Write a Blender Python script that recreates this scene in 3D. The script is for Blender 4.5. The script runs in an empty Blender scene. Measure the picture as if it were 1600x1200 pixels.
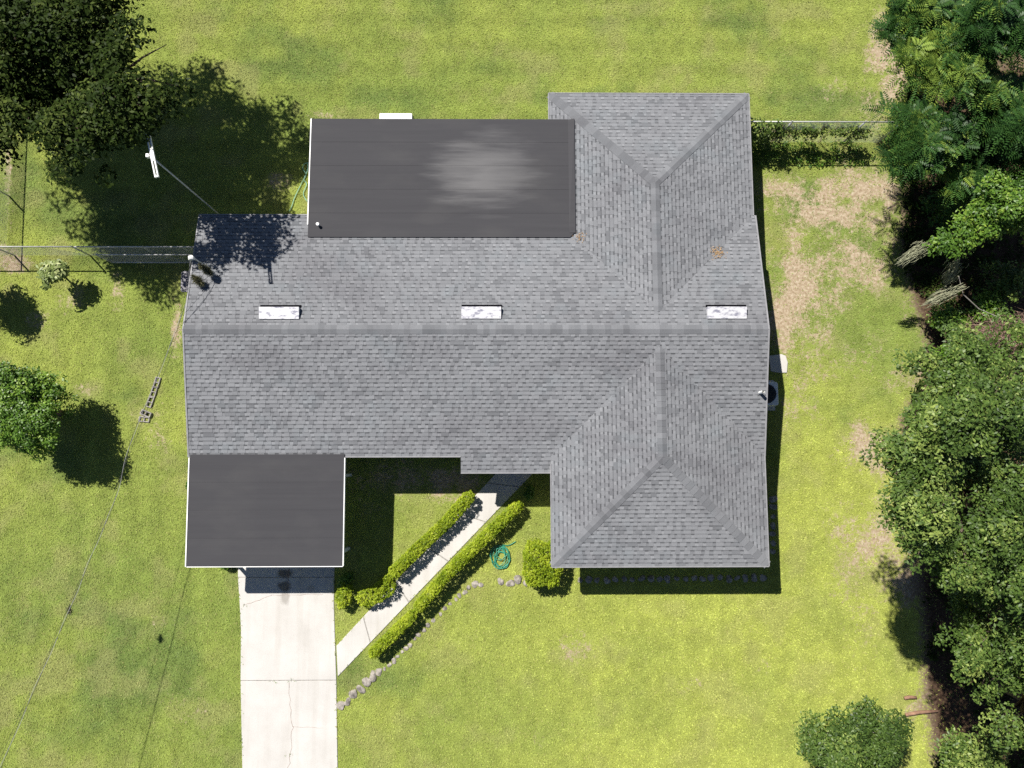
import bpy, bmesh, math, random
import numpy as np
from mathutils import Vector, Matrix

R = math.radians
random.seed(7)
rng = np.random.default_rng(11)
scene = bpy.context.scene
C = scene.collection

# ------------------------------------------------------------------ camera
CAM_H = 27.0
PITCH, ROLL, YAW = R(5.985), R(-0.581), R(-0.053)
cd = bpy.data.cameras.new('camera')
cd.sensor_width = 36.0
cd.lens = 1111.0 / 1600.0 * 36.0
cd.clip_end = 2000.0
cam = bpy.data.objects.new('camera', cd)
cam.rotation_mode = 'YXZ'
cam.rotation_euler = (PITCH, ROLL, YAW)
cam.location = (0, 0, CAM_H)
C.objects.link(cam)
scene.camera = cam

# ------------------------------------------------------------------ light
SUNV = Vector((-0.524, 0.547, 1.0)).normalized()
EL = math.asin(SUNV.z)
world = bpy.data.worlds.new('World')
scene.world = world
world.use_nodes = True
wn = world.node_tree
bg = wn.nodes['Background']
sky = wn.nodes.new('ShaderNodeTexSky')
sky.sky_type = 'NISHITA'
sky.sun_disc = False
sky.sun_elevation = EL
sky.sun_rotation = math.atan2(SUNV.x, SUNV.y)
sky.air_density = 0.7
sky.dust_density = 0.2
wn.links.new(sky.outputs[0], bg.inputs[0])
bg.inputs[1].default_value = 0.05
sd = bpy.data.lights.new('sun', 'SUN')
sd.energy = 5.0
sd.angle = R(0.53)
sd.color = (1.0, 0.955, 0.89)
sun = bpy.data.objects.new('sun', sd)
sun.rotation_euler = SUNV.to_track_quat('Z', 'Y').to_euler()
sun.location = (-20, 20, 40)
C.objects.link(sun)
vs = scene.view_settings
vs.view_transform = 'Standard'
vs.look = 'None'
vs.gamma = 1.0
vs.use_curve_mapping = False
vs.exposure = 0.8
scene.cycles.use_denoising = False
scene.cycles.max_bounces = 6
scene.cycles.diffuse_bounces = 3
scene.cycles.transparent_max_bounces = 4

# ------------------------------------------------------------------ helpers
CAMROT = Matrix.Rotation(YAW, 3, 'Z') @ Matrix.Rotation(PITCH, 3, 'X') @ Matrix.Rotation(ROLL, 3, 'Y')
CAMNP = np.array(CAMROT)


def at(px, py, z=0.0):
    """point of the place at height z that the photograph shows at (px, py)"""
    d = CAMROT @ Vector(((px - 800) / 1111.0, -(py - 600) / 1111.0, -1.0))
    t = (z - CAM_H) / d.z
    return Vector((d.x * t, d.y * t, z))


def to_px(P):
    """photo position of ground points, only used to lay out the lawn's wear map in metres once"""
    Q = (np.asarray(P, float) - np.array([0, 0, CAM_H])) @ CAMNP
    return np.stack([800 + 1111 * Q[:, 0] / -Q[:, 2], 600 - 1111 * Q[:, 1] / -Q[:, 2]], 1)


def tag(o, label=None, cat=None, group=None, kind=None):
    if label: o['label'] = label
    if cat: o['category'] = cat
    if group: o['group'] = group
    if kind: o['kind'] = kind
    return o


def empty(name, loc=(0, 0, 0), rz=0.0):
    o = bpy.data.objects.new(name, None)
    o.empty_display_size = 0.2
    o.location = loc
    o.rotation_euler = (0, 0, rz)
    C.objects.link(o)
    return o


class MB:
    """collects shapes, then links them as one mesh object"""
    def __init__(s):
        s.v = []; s.f = []; s.t = []      # verts, faces, tone per face

    def face(s, pts, tone=0.5):
        b = len(s.v)
        s.v += [tuple(p) for p in pts]
        s.f.append(tuple(range(b, b + len(pts))))
        s.t.append(tone)

    def box(s, x0, y0, z0, x1, y1, z1, tone=0.5):
        b = len(s.v)
        s.v += [(x0, y0, z0), (x1, y0, z0), (x1, y1, z0), (x0, y1, z0), (x0, y0, z1), (x1, y0, z1), (x1, y1, z1), (x0, y1, z1)]
        for f in ((0, 3, 2, 1), (4, 5, 6, 7), (0, 1, 5, 4), (1, 2, 6, 5), (2, 3, 7, 6), (3, 0, 4, 7)):
            s.f.append(tuple(b + i for i in f)); s.t.append(tone)

    def beam(s, p, q, w, h, up=(0, 0, 1), tone=0.5):
        p = Vector(p); q = Vector(q); d = (q - p).normalized()
        upv = Vector(up)
        side = d.cross(upv)
        if side.length < 1e-4: side = d.cross(Vector((0, 1, 0)))
        side.normalize(); upn = side.cross(d).normalized()
        b = len(s.v)
        for c in (p, q):
            for a, e in ((-1, -1), (1, -1), (1, 1), (-1, 1)):
                s.v.append(tuple(c + side * (a * w / 2) + upn * (e * h / 2)))
        for f in ((0, 1, 2, 3), (7, 6, 5, 4), (0, 4, 5, 1), (1, 5, 6, 2), (2, 6, 7, 3), (3, 7, 4, 0)):
            s.f.append(tuple(b + i for i in f)); s.t.append(tone)

    def tube(s, pts, rad, n=6, tone=0.5, caps=True):
        pts = [Vector(p) for p in pts]
        if not hasattr(rad, '__len__'): rad = [rad] * len(pts)
        b = len(s.v)
        ref = None
        for i, p in enumerate(pts):
            d = (pts[min(i + 1, len(pts) - 1)] - pts[max(i - 1, 0)]).normalized()
            if ref is None:
                ref = d.orthogonal().normalized()
            ref = (ref - d * ref.dot(d))
            if ref.length < 1e-5: ref = d.orthogonal()
            ref.normalize()
            bi = d.cross(ref)
            for k in range(n):
                a = 2 * math.pi * k / n
                s.v.append(tuple(p + (ref * math.cos(a) + bi * math.sin(a)) * rad[i]))
        for i in range(len(pts) - 1):
            for k in range(n):
                k2 = (k + 1) % n
                s.f.append((b + i * n + k, b + i * n + k2, b + (i + 1) * n + k2, b + (i + 1) * n + k)); s.t.append(tone)
        if caps:
            s.f.append(tuple(b + k for k in reversed(range(n)))); s.t.append(tone)
            e = b + (len(pts) - 1) * n
            s.f.append(tuple(e + k for k in range(n))); s.t.append(tone)

    def prism(s, poly, z0, z1, tone=0.5):
        n = len(poly)
        b = len(s.v)
        s.v += [(p[0], p[1], z0) for p in poly] + [(p[0], p[1], z1) for p in poly]
        s.f.append(tuple(b + i for i in reversed(range(n)))); s.t.append(tone)
        s.f.append(tuple(b + n + i for i in range(n))); s.t.append(tone)
        for i in range(n):
            j = (i + 1) % n
            s.f.append((b + i, b + j, b + n + j, b + n + i)); s.t.append(tone)

    def build(s, name, mat, parent=None, smooth=False, bevel=0.0):
        me = bpy.data.meshes.new(name)
        me.from_pydata(s.v, [], s.f)
        a = me.attributes.new('tone', 'FLOAT', 'FACE')
        a.data.foreach_set('value', np.array(s.t, np.float32))
        if bevel:
            bm = bmesh.new(); bm.from_mesh(me)
            bmesh.ops.bevel(bm, geom=list(bm.edges), offset=bevel, segments=1, affect='EDGES', profile=0.5)
            bm.to_mesh(me); bm.free()
        me.materials.append(mat)
        if smooth:
            me.polygons.foreach_set('use_smooth', [True] * len(me.polygons))
        o = bpy.data.objects.new(name, me)
        C.objects.link(o)
        if parent: o.parent = parent
        return o


def np_mesh(name, verts, faces, mat, tone=None, parent=None, col=None):
    """fast mesh from arrays; faces all of one size"""
    me = bpy.data.meshes.new(name)
    nv, (nf, k) = len(verts), faces.shape
    me.vertices.add(nv)
    me.vertices.foreach_set('co', np.ascontiguousarray(verts, np.float32).ravel())
    me.loops.add(nf * k)
    me.loops.foreach_set('vertex_index', np.ascontiguousarray(faces, np.int32).ravel())
    me.polygons.add(nf)
    me.polygons.foreach_set('loop_start', np.arange(0, nf * k, k, dtype=np.int32))
    me.update(calc_edges=True)
    if tone is not None:
        a = me.attributes.new('tone', 'FLOAT', 'FACE')
        a.data.foreach_set('value', np.ascontiguousarray(tone, np.float32))
    if col is not None:
        a = me.attributes.new('tint', 'FLOAT_COLOR', 'FACE' if len(col) == nf else 'POINT')
        c4 = np.ones((len(col), 4), np.float32); c4[:, :3] = col
        a.data.foreach_set('color', c4.ravel())
    me.materials.append(mat)
    o = bpy.data.objects.new(name, me)
    C.objects.link(o)
    if parent: o.parent = parent
    return o


# value noise in numpy, used for wear maps and shapes
_tab = np.random.default_rng(3).random((256, 256))


def vnoise(x, y):
    xi = np.floor(x).astype(int); yi = np.floor(y).astype(int)
    fx = x - xi; fy = y - yi
    fx = fx * fx * (3 - 2 * fx); fy = fy * fy * (3 - 2 * fy)
    g = lambda i, j: _tab[i & 255, j & 255]
    return (g(xi, yi) * (1 - fx) + g(xi + 1, yi) * fx) * (1 - fy) + (g(xi, yi + 1) * (1 - fx) + g(xi + 1, yi + 1) * fx) * fy


def fbm(x, y, o=4):
    s = 0; a = 0.5; t = 0
    for i in range(o):
        s = s + a * vnoise(x + 17.3 * i, y + 9.1 * i); t += a
        x = x * 2.03; y = y * 2.03; a *= 0.5
    return s / t


# ------------------------------------------------------------------ materials
class NT:
    def __init__(s, name):
        s.m = bpy.data.materials.new(name); s.m.use_nodes = True
        s.n = s.m.node_tree.nodes; s.l = s.m.node_tree.links
        s.b = s.n['Principled BSDF']

    def node(s, t, **kw):
        x = s.n.new(t)
        for k, v in kw.items(): setattr(x, k, v)
        return x

    def attr(s, name):
        return s.node('ShaderNodeAttribute', attribute_name=name)

    def pos(s):
        return s.node('ShaderNodeNewGeometry').outputs['Position']

    def noise(s, vec, scale, detail=4.0, rough=0.55):
        x = s.node('ShaderNodeTexNoise')
        x.inputs['Scale'].default_value = scale; x.inputs['Detail'].default_value = detail
        x.inputs['Roughness'].default_value = rough
        if vec is not None: s.l.new(vec, x.inputs['Vector'])
        return x.outputs['Fac']

    def scale(s, vec, sc):
        x = s.node('ShaderNodeMapping'); x.inputs['Scale'].default_value = sc
        s.l.new(vec, x.inputs['Vector']); return x.outputs[0]

    def ramp(s, fac, stops):
        x = s.node('ShaderNodeValToRGB')
        e = x.color_ramp.elements
        while len(e) > len(stops): e.remove(e[-1])
        while len(e) < len(stops): e.new(0.5)
        for el, (p, c) in zip(e, stops):
            el.position = p; el.color = (*c, 1) if len(c) == 3 else c
        s.l.new(fac, x.inputs[0]); return x.outputs[0]

    def mix(s, fac, a, b, mode='MIX'):
        x = s.node('ShaderNodeMix', data_type='RGBA', blend_type=mode)
        for sock, v in ((x.inputs[0], fac), (x.inputs[6], a), (x.inputs[7], b)):
            if hasattr(v, 'is_output'): s.l.new(v, sock)
            elif isinstance(v, (int, float)): sock.default_value = v
            else: sock.default_value = (*v, 1)
        return x.outputs[2]

    def math(s, op, a, b=None):
        x = s.node('ShaderNodeMath', operation=op)
        for sock, v in ((x.inputs[0], a), (x.inputs[1], b)):
            if v is None: continue
            if hasattr(v, 'is_output'): s.l.new(v, sock)
            else: sock.default_value = v
        return x.outputs[0]

    def bump(s, h, strength=0.3, dist=0.02):
        x = s.node('ShaderNodeBump'); x.inputs['Strength'].default_value = strength
        x.inputs['Distance'].default_value = dist
        s.l.new(h, x.inputs['Height']); s.l.new(x.outputs[0], s.b.inputs['Normal'])

    def color(s, c):
        if hasattr(c, 'is_output'): s.l.new(c, s.b.inputs['Base Color'])
        else: s.b.inputs['Base Color'].default_value = (*c, 1)

    def set(s, rough=None, spec=None, metal=None):
        if rough is not None:
            if hasattr(rough, 'is_output'): s.l.new(rough, s.b.inputs['Roughness'])
            else: s.b.inputs['Roughness'].default_value = rough
        if spec is not None:
            if hasattr(spec, 'is_output'): s.l.new(spec, s.b.inputs['Specular IOR Level'])
            else: s.b.inputs['Specular IOR Level'].default_value = spec
        if metal is not None: s.b.inputs['Metallic'].default_value = metal


M = {}


def simple(name, c, rough=0.6, spec=0.4, metal=0.0, var=0.12, sc=6.0):
    t = NT(name)
    n = t.noise(t.pos(), sc, 5)
    d = tuple(x * (1 - var * 1.6) for x in c); l = tuple(min(1, x * (1 + var)) for x in c)
    t.color(t.ramp(n, [(0.3, d), (0.7, l)])); t.set(rough, spec, metal)
    M[name] = t.m
    return t.m


def leaf_mat(name, dark, mid, light, trans=0.25, rough=0.45, spec=0.35):
    t = NT(name)
    a = t.attr('tone').outputs['Fac']
    col = t.ramp(a, [(0.0, dark), (0.55, mid), (1.0, light)])
    t.color(col); t.set(rough, spec)
    tr = t.node('ShaderNodeBsdfTranslucent')
    t.l.new(col, tr.inputs[0])
    mx = t.node('ShaderNodeMixShader'); mx.inputs[0].default_value = trans
    t.l.new(t.b.outputs[0], mx.inputs[1]); t.l.new(tr.outputs[0], mx.inputs[2])
    t.l.new(mx.outputs[0], t.n['Material Output'].inputs[0])
    M[name] = t.m
    return t.m


# ground: soil and thatch, from the wear map laid over the sheet
t = NT('ground')
p = t.pos()
fine = t.noise(p, 9.0, 6, 0.65); mid = t.noise(p, 1.6, 5); big = t.noise(p, 28.0, 3, 0.6)
soilc = t.ramp(fine, [(0.25, (0.17, 0.112, 0.068)), (0.5, (0.30, 0.236, 0.160)), (0.72, (0.45, 0.39, 0.295))])
grassc = t.attr('tint').outputs['Color']
grassc = t.mix(t.ramp(big, [(0.35, (0, 0, 0)), (0.7, (1, 1, 1))]), t.mix(0.5, grassc, (0.05, 0.07, 0.015)), grassc)
soil = t.attr('soil').outputs['Fac']
grain = t.math('ADD', t.math('MULTIPLY', t.math('SUBTRACT', t.noise(p, 5.0, 5, 0.7), 0.5), 1.8), t.math('MULTIPLY', t.math('SUBTRACT', t.noise(p, 22.0, 3, 0.6), 0.5), 1.1))
edge = t.math('ADD', soil, grain)
fac = t.ramp(edge, [(0.36, (0, 0, 0)), (0.75, (1, 1, 1))])
sl = t.mix(t.attr('litter').outputs['Fac'], soilc, t.ramp(fine, [(0.3, (0.022, 0.014, 0.009)), (0.7, (0.10, 0.062, 0.04))]))
t.color(t.mix(fac, grassc, sl)); t.set(0.95, 0.1)
t.bump(t.noise(p, 40, 3), 0.5, 0.02)
M['ground'] = t.m

t = NT('grass')
t.color(t.attr('tint').outputs['Color']); t.set(0.6, 0.22)
tr = t.node('ShaderNodeBsdfTranslucent'); t.l.new(t.attr('tint').outputs['Color'], tr.inputs[0])
mx = t.node('ShaderNodeMixShader'); mx.inputs[0].default_value = 0.3
t.l.new(t.b.outputs[0], mx.inputs[1]); t.l.new(tr.outputs[0], mx.inputs[2]); t.l.new(mx.outputs[0], t.n['Material Output'].inputs[0])
M['grass'] = t.m

# shingles
t = NT('shingle')
p = t.pos()
a = t.attr('tone').outputs['Fac']
base = t.ramp(a, [(0.0, (0.053, 0.055, 0.060)), (0.35, (0.101, 0.105, 0.113)), (0.7, (0.146, 0.151, 0.161)), (1.0, (0.210, 0.216, 0.228))])
gr = t.noise(p, 60, 4, 0.7)
base = t.mix(0.55, base, t.ramp(gr, [(0.3, (0.55, 0.55, 0.55)), (0.7, (1.25, 1.25, 1.25))]), 'MULTIPLY')
st = t.noise(t.scale(p, (0.33, 0.55, 0.5)), 1.0, 5, 0.6)
base = t.mix(0.8, base, t.ramp(st, [(0.34, (0.80, 0.785, 0.795)), (0.48, (0.98, 0.98, 0.98)), (0.62, (1.04, 1.04, 1.04))]), 'MULTIPLY')
ln = t.noise(p, 0.9, 3)
base = t.mix(0.35, base, t.ramp(ln, [(0.55, (1, 1, 1)), (0.72, (0.92, 1.03, 1.05))]), 'MULTIPLY')
t.color(base); t.set(0.9, 0.25); t.bump(t.noise(p, 180, 2), 0.35, 0.01)
M['shingle'] = t.m

# flat roof membrane; the weathered middle has been polished and lies smoother
t = NT('membrane')
p = t.pos()
sx = t.noise(t.scale(p, (0.25, 7.0, 1.0)), 1.0, 5, 0.6)
base = t.ramp(sx, [(0.25, (0.0395, 0.0390, 0.0430)), (0.75, (0.0455, 0.0450, 0.0490))])
dust = t.noise(t.scale(p, (0.6, 1.2, 1)), 0.8, 5)
base = t.mix(t.ramp(dust, [(0.5, (0, 0, 0)), (0.75, (0.5, 0.5, 0.5))]), base, (0.060, 0.059, 0.060))
base = t.mix(0.5, base, t.ramp(t.attr('tone').outputs['Fac'], [(0, (0.88, 0.88, 0.88)), (1, (1.1, 1.1, 1.1))]), 'MULTIPLY')
t.color(base)
vm = t.node('ShaderNodeVectorMath', operation='SUBTRACT'); t.l.new(p, vm.inputs[0]); vm.inputs[1].default_value = (-0.65, 10.15, 2.6)
ln_ = t.node('ShaderNodeVectorMath', operation='LENGTH'); t.l.new(t.scale(vm.outputs[0], (0.46, 0.60, 0.0)), ln_.inputs[0])
dd = t.math('ADD', ln_.outputs['Value'], t.math('MULTIPLY', t.math('SUBTRACT', t.noise(t.scale(p, (0.5, 4.0, 1)), 1.0, 4), 0.5), 1.3))
t.set(t.ramp(dd, [(0.15, (0.50,) * 3), (0.6, (0.60,) * 3), (1.1, (0.85,) * 3)]), t.ramp(dd, [(0.15, (0.55,) * 3), (1.0, (0.22,) * 3)]))
t.bump(t.noise(t.scale(p, (0.6, 9, 1)), 1.0, 3), 0.1, 0.02)
M['membrane'] = t.m

# concrete: pale, with stains and hairline cracks
t = NT('concrete')
p = t.pos()
n1 = t.noise(p, 0.9, 6, 0.6); n2 = t.noise(p, 30, 4, 0.7)
base = t.ramp(n1, [(0.3, (0.425, 0.410, 0.385)), (0.7, (0.500, 0.485, 0.460))])
base = t.mix(0.25, base, t.ramp(n2, [(0.35, (0.62, 0.61, 0.6)), (0.65, (1.05, 1.05, 1.05))]), 'MULTIPLY')
for (cx, cy, rx, ry, k) in ((-8.13, -4.22, 0.36, 0.20, 0.86), (-8.15, -4.68, 0.30, 0.22, 0.8), (-8.10, -5.05, 0.22, 0.35, 0.45), (-7.2, -4.75, 0.2, 0.15, 0.3), (-9.3, -3.6, 0.4, 0.4, 0.3)):
    vm = t.node('ShaderNodeVectorMath', operation='SUBTRACT'); t.l.new(p, vm.inputs[0]); vm.inputs[1].default_value = (cx, cy, 0)
    lv = t.node('ShaderNodeVectorMath', operation='LENGTH'); t.l.new(t.scale(vm.outputs[0], (1 / rx, 1 / ry, 0)), lv.inputs[0])
    d = t.math('ADD', lv.outputs['Value'], t.math('MULTIPLY', t.math('SUBTRACT', t.noise(p, 5, 3), 0.5), 1.0))
    f = t.ramp(d, [(0.55, (k, k, k)), (1.0, (0, 0, 0))])
    base = t.mix(f, base, (0.115, 0.095, 0.075))
tm = t.noise(t.scale(p, (2.6, 0.18, 1)), 1.0, 5, 0.6)
base = t.mix(0.5, base, t.ramp(tm, [(0.36, (0.86, 0.845, 0.82)), (0.52, (1, 1, 1))]), 'MULTIPLY')
t.color(base); t.set(0.9, 0.2); t.bump(n2, 0.15, 0.01)
M['concrete'] = t.m

simple('white_paint', (0.78, 0.78, 0.76), 0.55, 0.3, 0, 0.06)
simple('stucco', (0.62, 0.60, 0.55), 0.9, 0.2, 0, 0.08, 3)
simple('soffit', (0.6, 0.6, 0.58), 0.8, 0.2)
simple('drip_edge', (0.22, 0.22, 0.23), 0.6, 0.3)
simple('glass', (0.03, 0.04, 0.05), 0.08, 0.6, 0, 0.1)
simple('door_paint', (0.16, 0.05, 0.04), 0.5, 0.4)
simple('dark_metal', (0.025, 0.026, 0.03), 0.55, 0.4)
simple('galvanized', (0.46, 0.47, 0.48), 0.5, 0.45, 0.35, 0.15, 8)
simple('bright_rail', (0.42, 0.42, 0.42), 0.5, 0.45, 0.15, 0.12, 8)
simple('cable', (0.30, 0.30, 0.30), 0.5, 0.3)
simple('cable_dark', (0.03, 0.03, 0.03), 0.6, 0.3)
simple('stone', (0.27, 0.245, 0.215), 0.95, 0.15, 0, 0.42, 7)
simple('block', (0.27, 0.255, 0.235), 0.95, 0.15, 0, 0.25, 14)
simple('bark', (0.11, 0.085, 0.065), 0.95, 0.15, 0, 0.35, 9)
simple('pale_bark', (0.34, 0.31, 0.27), 0.9, 0.15, 0, 0.3, 9)
simple('twig', (0.25, 0.17, 0.13), 0.95, 0.1, 0, 0.35, 7)
simple('moss', (0.27, 0.275, 0.18), 0.95, 0.1, 0, 0.3, 9)
simple('ball_moss', (0.30, 0.29, 0.17), 0.95, 0.1, 0, 0.35, 16)
simple('hose_green', (0.03, 0.22, 0.14), 0.4, 0.45, 0, 0.2, 5)
simple('hose_pale', (0.20, 0.42, 0.30), 0.5, 0.4, 0, 0.2, 5)
simple('bin_plastic', (0.10, 0.095, 0.125), 0.4, 0.5, 0, 0.15, 3)
simple('unit_paint', (0.68, 0.70, 0.71), 0.5, 0.4)
simple('leaf_litter', (0.36, 0.235, 0.12), 0.9, 0.1, 0, 0.35, 12)
simple('pvc', (0.75, 0.75, 0.73), 0.5, 0.4, 0, 0.08)
simple('brick_red', (0.23, 0.135, 0.09), 0.95, 0.15, 0, 0.3, 6)
simple('roof_deck', (0.06, 0.06, 0.065), 0.95, 0.1)
t = NT('vent_metal')
p = t.pos()
t.color(t.ramp(t.noise(t.scale(p, (3.2, 8.0, 4.0)), 1.0, 6, 0.7), [(0.40, (0.20, 0.20, 0.25)), (0.49, (0.50, 0.50, 0.52)), (0.7, (0.62, 0.62, 0.62))])); t.set(0.5, 0.4, 0.1)
M['vent_metal'] = t.m
simple('slot_shade', (0.006, 0.006, 0.008), 1.0, 0.0)  # flat black, colours in the darkness of the vents' open slot

leaf_mat('oak_leaf', (0.010, 0.018, 0.004), (0.024, 0.040, 0.008), (0.080, 0.105, 0.024), 0.06, spec=.03)
leaf_mat('forest_leaf', (0.030, 0.058, 0.012), (0.080, 0.136, 0.026), (0.23, 0.290, 0.070), 0.22, spec=.22)
leaf_mat('fern_leaf', (0.016, 0.046, 0.012), (0.044, 0.108, 0.022), (0.20, 0.28, 0.045), 0.25, spec=.2)
leaf_mat('bright_leaf', (0.035, 0.085, 0.012), (0.095, 0.19, 0.022), (0.24, 0.34, 0.045), 0.3)
leaf_mat('hedge_leaf', (0.085, 0.145, 0.008), (0.250, 0.330, 0.016), (0.47, 0.53, 0.05), 0.3, spec=.15)
leaf_mat('citrus_leaf', (0.035, 0.085, 0.008), (0.090, 0.185, 0.016), (0.23, 0.34, 0.045), 0.25)
leaf_mat('pale_leaf', (0.09, 0.13, 0.035), (0.21, 0.27, 0.08), (0.42, 0.46, 0.20), 0.25)

# ------------------------------------------------------------------ ground
HOUSE_BOX = [(-10.5, 0.4, 8.6, 8.2), (1.9, -3.3, 8.6, 12.8), (-6.6, 8.0, 2.2, 11.9)]
DRIVE = [(-9.92, 0.3), (-9.90, -4.0), (-9.69, -6.0), (-9.63, -8.03), (-9.42, -11.6), (-9.1, -17.5), (-5.75, -17.5), (-6.01, -11.6), (-6.15, -8.03), (-6.31, -5.2), (-6.32, 0.3)]
WALK_L0, WALK_R0 = Vector((-6.20, -6.84)), Vector((-6.13, -7.93))
WALK_L1, WALK_R1 = Vector((0.20, 0.02)), Vector((1.62, 0.02))


def in_poly(X, Y, poly):
    c = np.zeros(X.shape, bool); n = len(poly)
    for i in range(n):
        x0, y0 = poly[i]; x1, y1 = poly[(i + 1) % n]
        k = (y0 > Y) != (y1 > Y)
        with np.errstate(divide='ignore', invalid='ignore'):
            c ^= k & (X < (x1 - x0) * (Y - y0) / (y1 - y0 + 1e-12) + x0)
    return c


# worn spots (photo position used once to find them on the ground): x, y, rx, ry, strength
WORN = [(1290, 325, 85, 42, .95), (1250, 450, 55, 75, .95), (1365, 300, 45, 40, 1.0), (1345, 415, 60, 40, .75), (1222, 500, 25, 45, 1.0),
        (1262, 565, 50, 45, .6), (1430, 595, 35, 30, .8), (1362, 705, 45, 40, .85), (1325, 850, 35, 60, .55), (1390, 845, 45, 70, .75), (1425, 905, 35, 40, .9),
        (1382, 68, 30, 40, .9), (1398, 115, 25, 35, .95), (1300, 140, 60, 25, .35), (1240, 640, 30, 35, .5), (1345, 975, 30, 60, .4), (1310, 920, 25, 40, .45),
        (1430, 470, 20, 60, .5), (1400, 375, 30, 30, .6), (1210, 300, 25, 25, .6), (1350, 560, 60, 60, .35), (1360, 170, 25, 40, .5),
        (185, 452, 11, 26, .75), (55, 500, 28, 14, .55), (14, 60, 7, 130, .75), (14, 240, 6, 110, .8), (10, 408, 26, 22, 1.0), (97, 212, 22, 16, .5), (132, 610, 16, 12, .75), (110, 470, 30, 25, .45),
        (250, 690, 22, 45, .45), (215, 650, 12, 12, .5), (905, 1010, 30, 22, .5), (1078, 1070, 24, 14, .55), (1195, 1037, 12, 14, .55), (700, 778, 34, 14, .75), (843, 1152, 14, 14, .5), (180, 440, 10, 20, .6),
        (610, 745, 90, 30, .55), (705, 755, 40, 20, .9), (440, 285, 20, 14, .6), (275, 510, 9, 60, .7), (1175, 985, 10, 8, .4), (740, 1000, 50, 20, .2), (250, 975, 30, 12, .35), (290, 1110, 50, 40, .35), (590, 800, 40, 25, .3),
        (395, 190, 40, 10, .3), (500, 180, 25, 8, .6), (850, 870, 22, 14, .5), (1430, 1110, 20, 14, .9), (1460, 1085, 35, 45, .7), (1490, 1000, 40, 70, 1.0)]


def wear(X, Y):
    """bare soil 0..1 and leaf litter 0..1 on the ground"""
    P = to_px(np.stack([X, Y, np.zeros_like(X)], 1))
    s = np.zeros(len(X))
    wx = (fbm(X * 0.9 + 5, Y * 0.9, 3) - 0.5) * 60; wy = (fbm(X * 0.9, Y * 0.9 + 40, 3) - 0.5) * 60
    for (cx, cy, rx, ry, k) in WORN:
        d = np.sqrt(((P[:, 0] + wx * min(1, rx / 40) - cx) / rx) ** 2 + ((P[:, 1] + wy * min(1, ry / 40) - cy) / ry) ** 2)
        s = np.maximum(s, k * np.clip((1.75 - d) / 1.4, 0, 1))
    n = fbm(X * 1.5, Y * 1.5, 4)
    n2 = fbm(X * 3.3 + 20, Y * 3.3, 4)
    s = s * (1.15 * n + 0.80 * n2 - 0.06) * np.where((X > 8.5) & (Y > -6), 1.08, 1.0)
    s = s + 0.18 * np.clip(fbm(X * 0.8 + 31, Y * 0.8, 3) - 0.6, 0, 1)
    f = X - (14.6 + np.clip((Y - 9) / 4, 0, 1) * 1.3 + 0.7 * np.exp(-((Y - 4.5) / 2.2) ** 2) + 1.6 * (fbm(Y * 0.25, X * 0 + 3.3, 2) - 0.5) + np.where(Y < -3, -0.35 * (Y + 3) * 0.2, 0))
    lit = np.clip(f / 0.9, 0, 1)
    lit = np.where(Y > 15.5, lit * 0.8, lit)
    s = np.maximum(s, lit)
    return np.clip(s, 0, 1), lit


GREEN = np.array([0.245, 0.315, 0.070]); LIME = np.array([0.410, 0.455, 0.096]); STRAW = np.array([0.375, 0.358, 0.150]); DEEP = np.array([0.140, 0.210, 0.058])


def lawn_tint(X, Y):
    n1 = fbm(X * 0.22 + 3, Y * 0.22 + 8, 4); n2 = fbm(X * 0.75 + 50, Y * 0.75, 4); n3 = fbm(X * 0.42 + 90, Y * 0.5 + 13, 4)
    # the front lawn east of the drive is a yellower turf than the rest
    fr = np.clip((X + 3) / 7, 0, 1) * np.clip((1.5 - Y) / 4, 0, 1)
    br = np.clip((X - 8.5) / 1.5, 0, 1) * np.clip((6 - Y) / 4, 0, 1)
    lime = np.clip(0.34 + 0.80 * np.maximum(fr, 0.5 * br) + (n1 - 0.5) * 1.25 + (n2 - 0.5) * 0.45, 0, 1)
    c = GREEN[None] * (1 - lime[:, None]) + LIME[None] * lime[:, None]
    dp = np.clip((0.44 - n3) * 3.5, 0, 0.7)[:, None] * (1 - 0.75 * fr[:, None])
    c = c * (1 - dp) + DEEP[None] * dp
    # mowing lanes run east-west behind the house and north-south beside the drive
    c = c * (1 + 0.45 * (fbm(X * 4.2 + 11, Y * 4.2 + 5, 3) - 0.5) + 0.16 * (fbm(X * 1.6, Y * 1.6 + 60, 3) - 0.5))[:, None]
    lane = np.where(Y > 8.5, np.sin(Y * 2 * np.pi / 1.05 + 1.2 * (n1 - 0.5)), np.sin(X * 2 * np.pi / 1.05 + 1.2 * (n1 - 0.5)))
    c = c * (1 + 0.06 * lane * np.where((Y > 8.5) | (X < -11), 1, 0.4))[:, None]
    stw = np.clip((fbm(X * 1.1 + 7, Y * 1.1 + 70, 4) - 0.53) * 2.4, 0, 0.45)[:, None]
    stw = stw * np.where((X < -10) | (Y > 12), 1.0, 0.7)[:, None]
    c = c * (1 - stw) + STRAW[None] * stw
    return c


def axis(a, b, st, far):
    core = np.arange(a, b + 1e-6, st)
    lo = a - np.geomspace(0.5, far, 14)[::-1]; hi = b + np.geomspace(0.5, far, 14)
    return np.concatenate([lo, core, hi])


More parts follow.
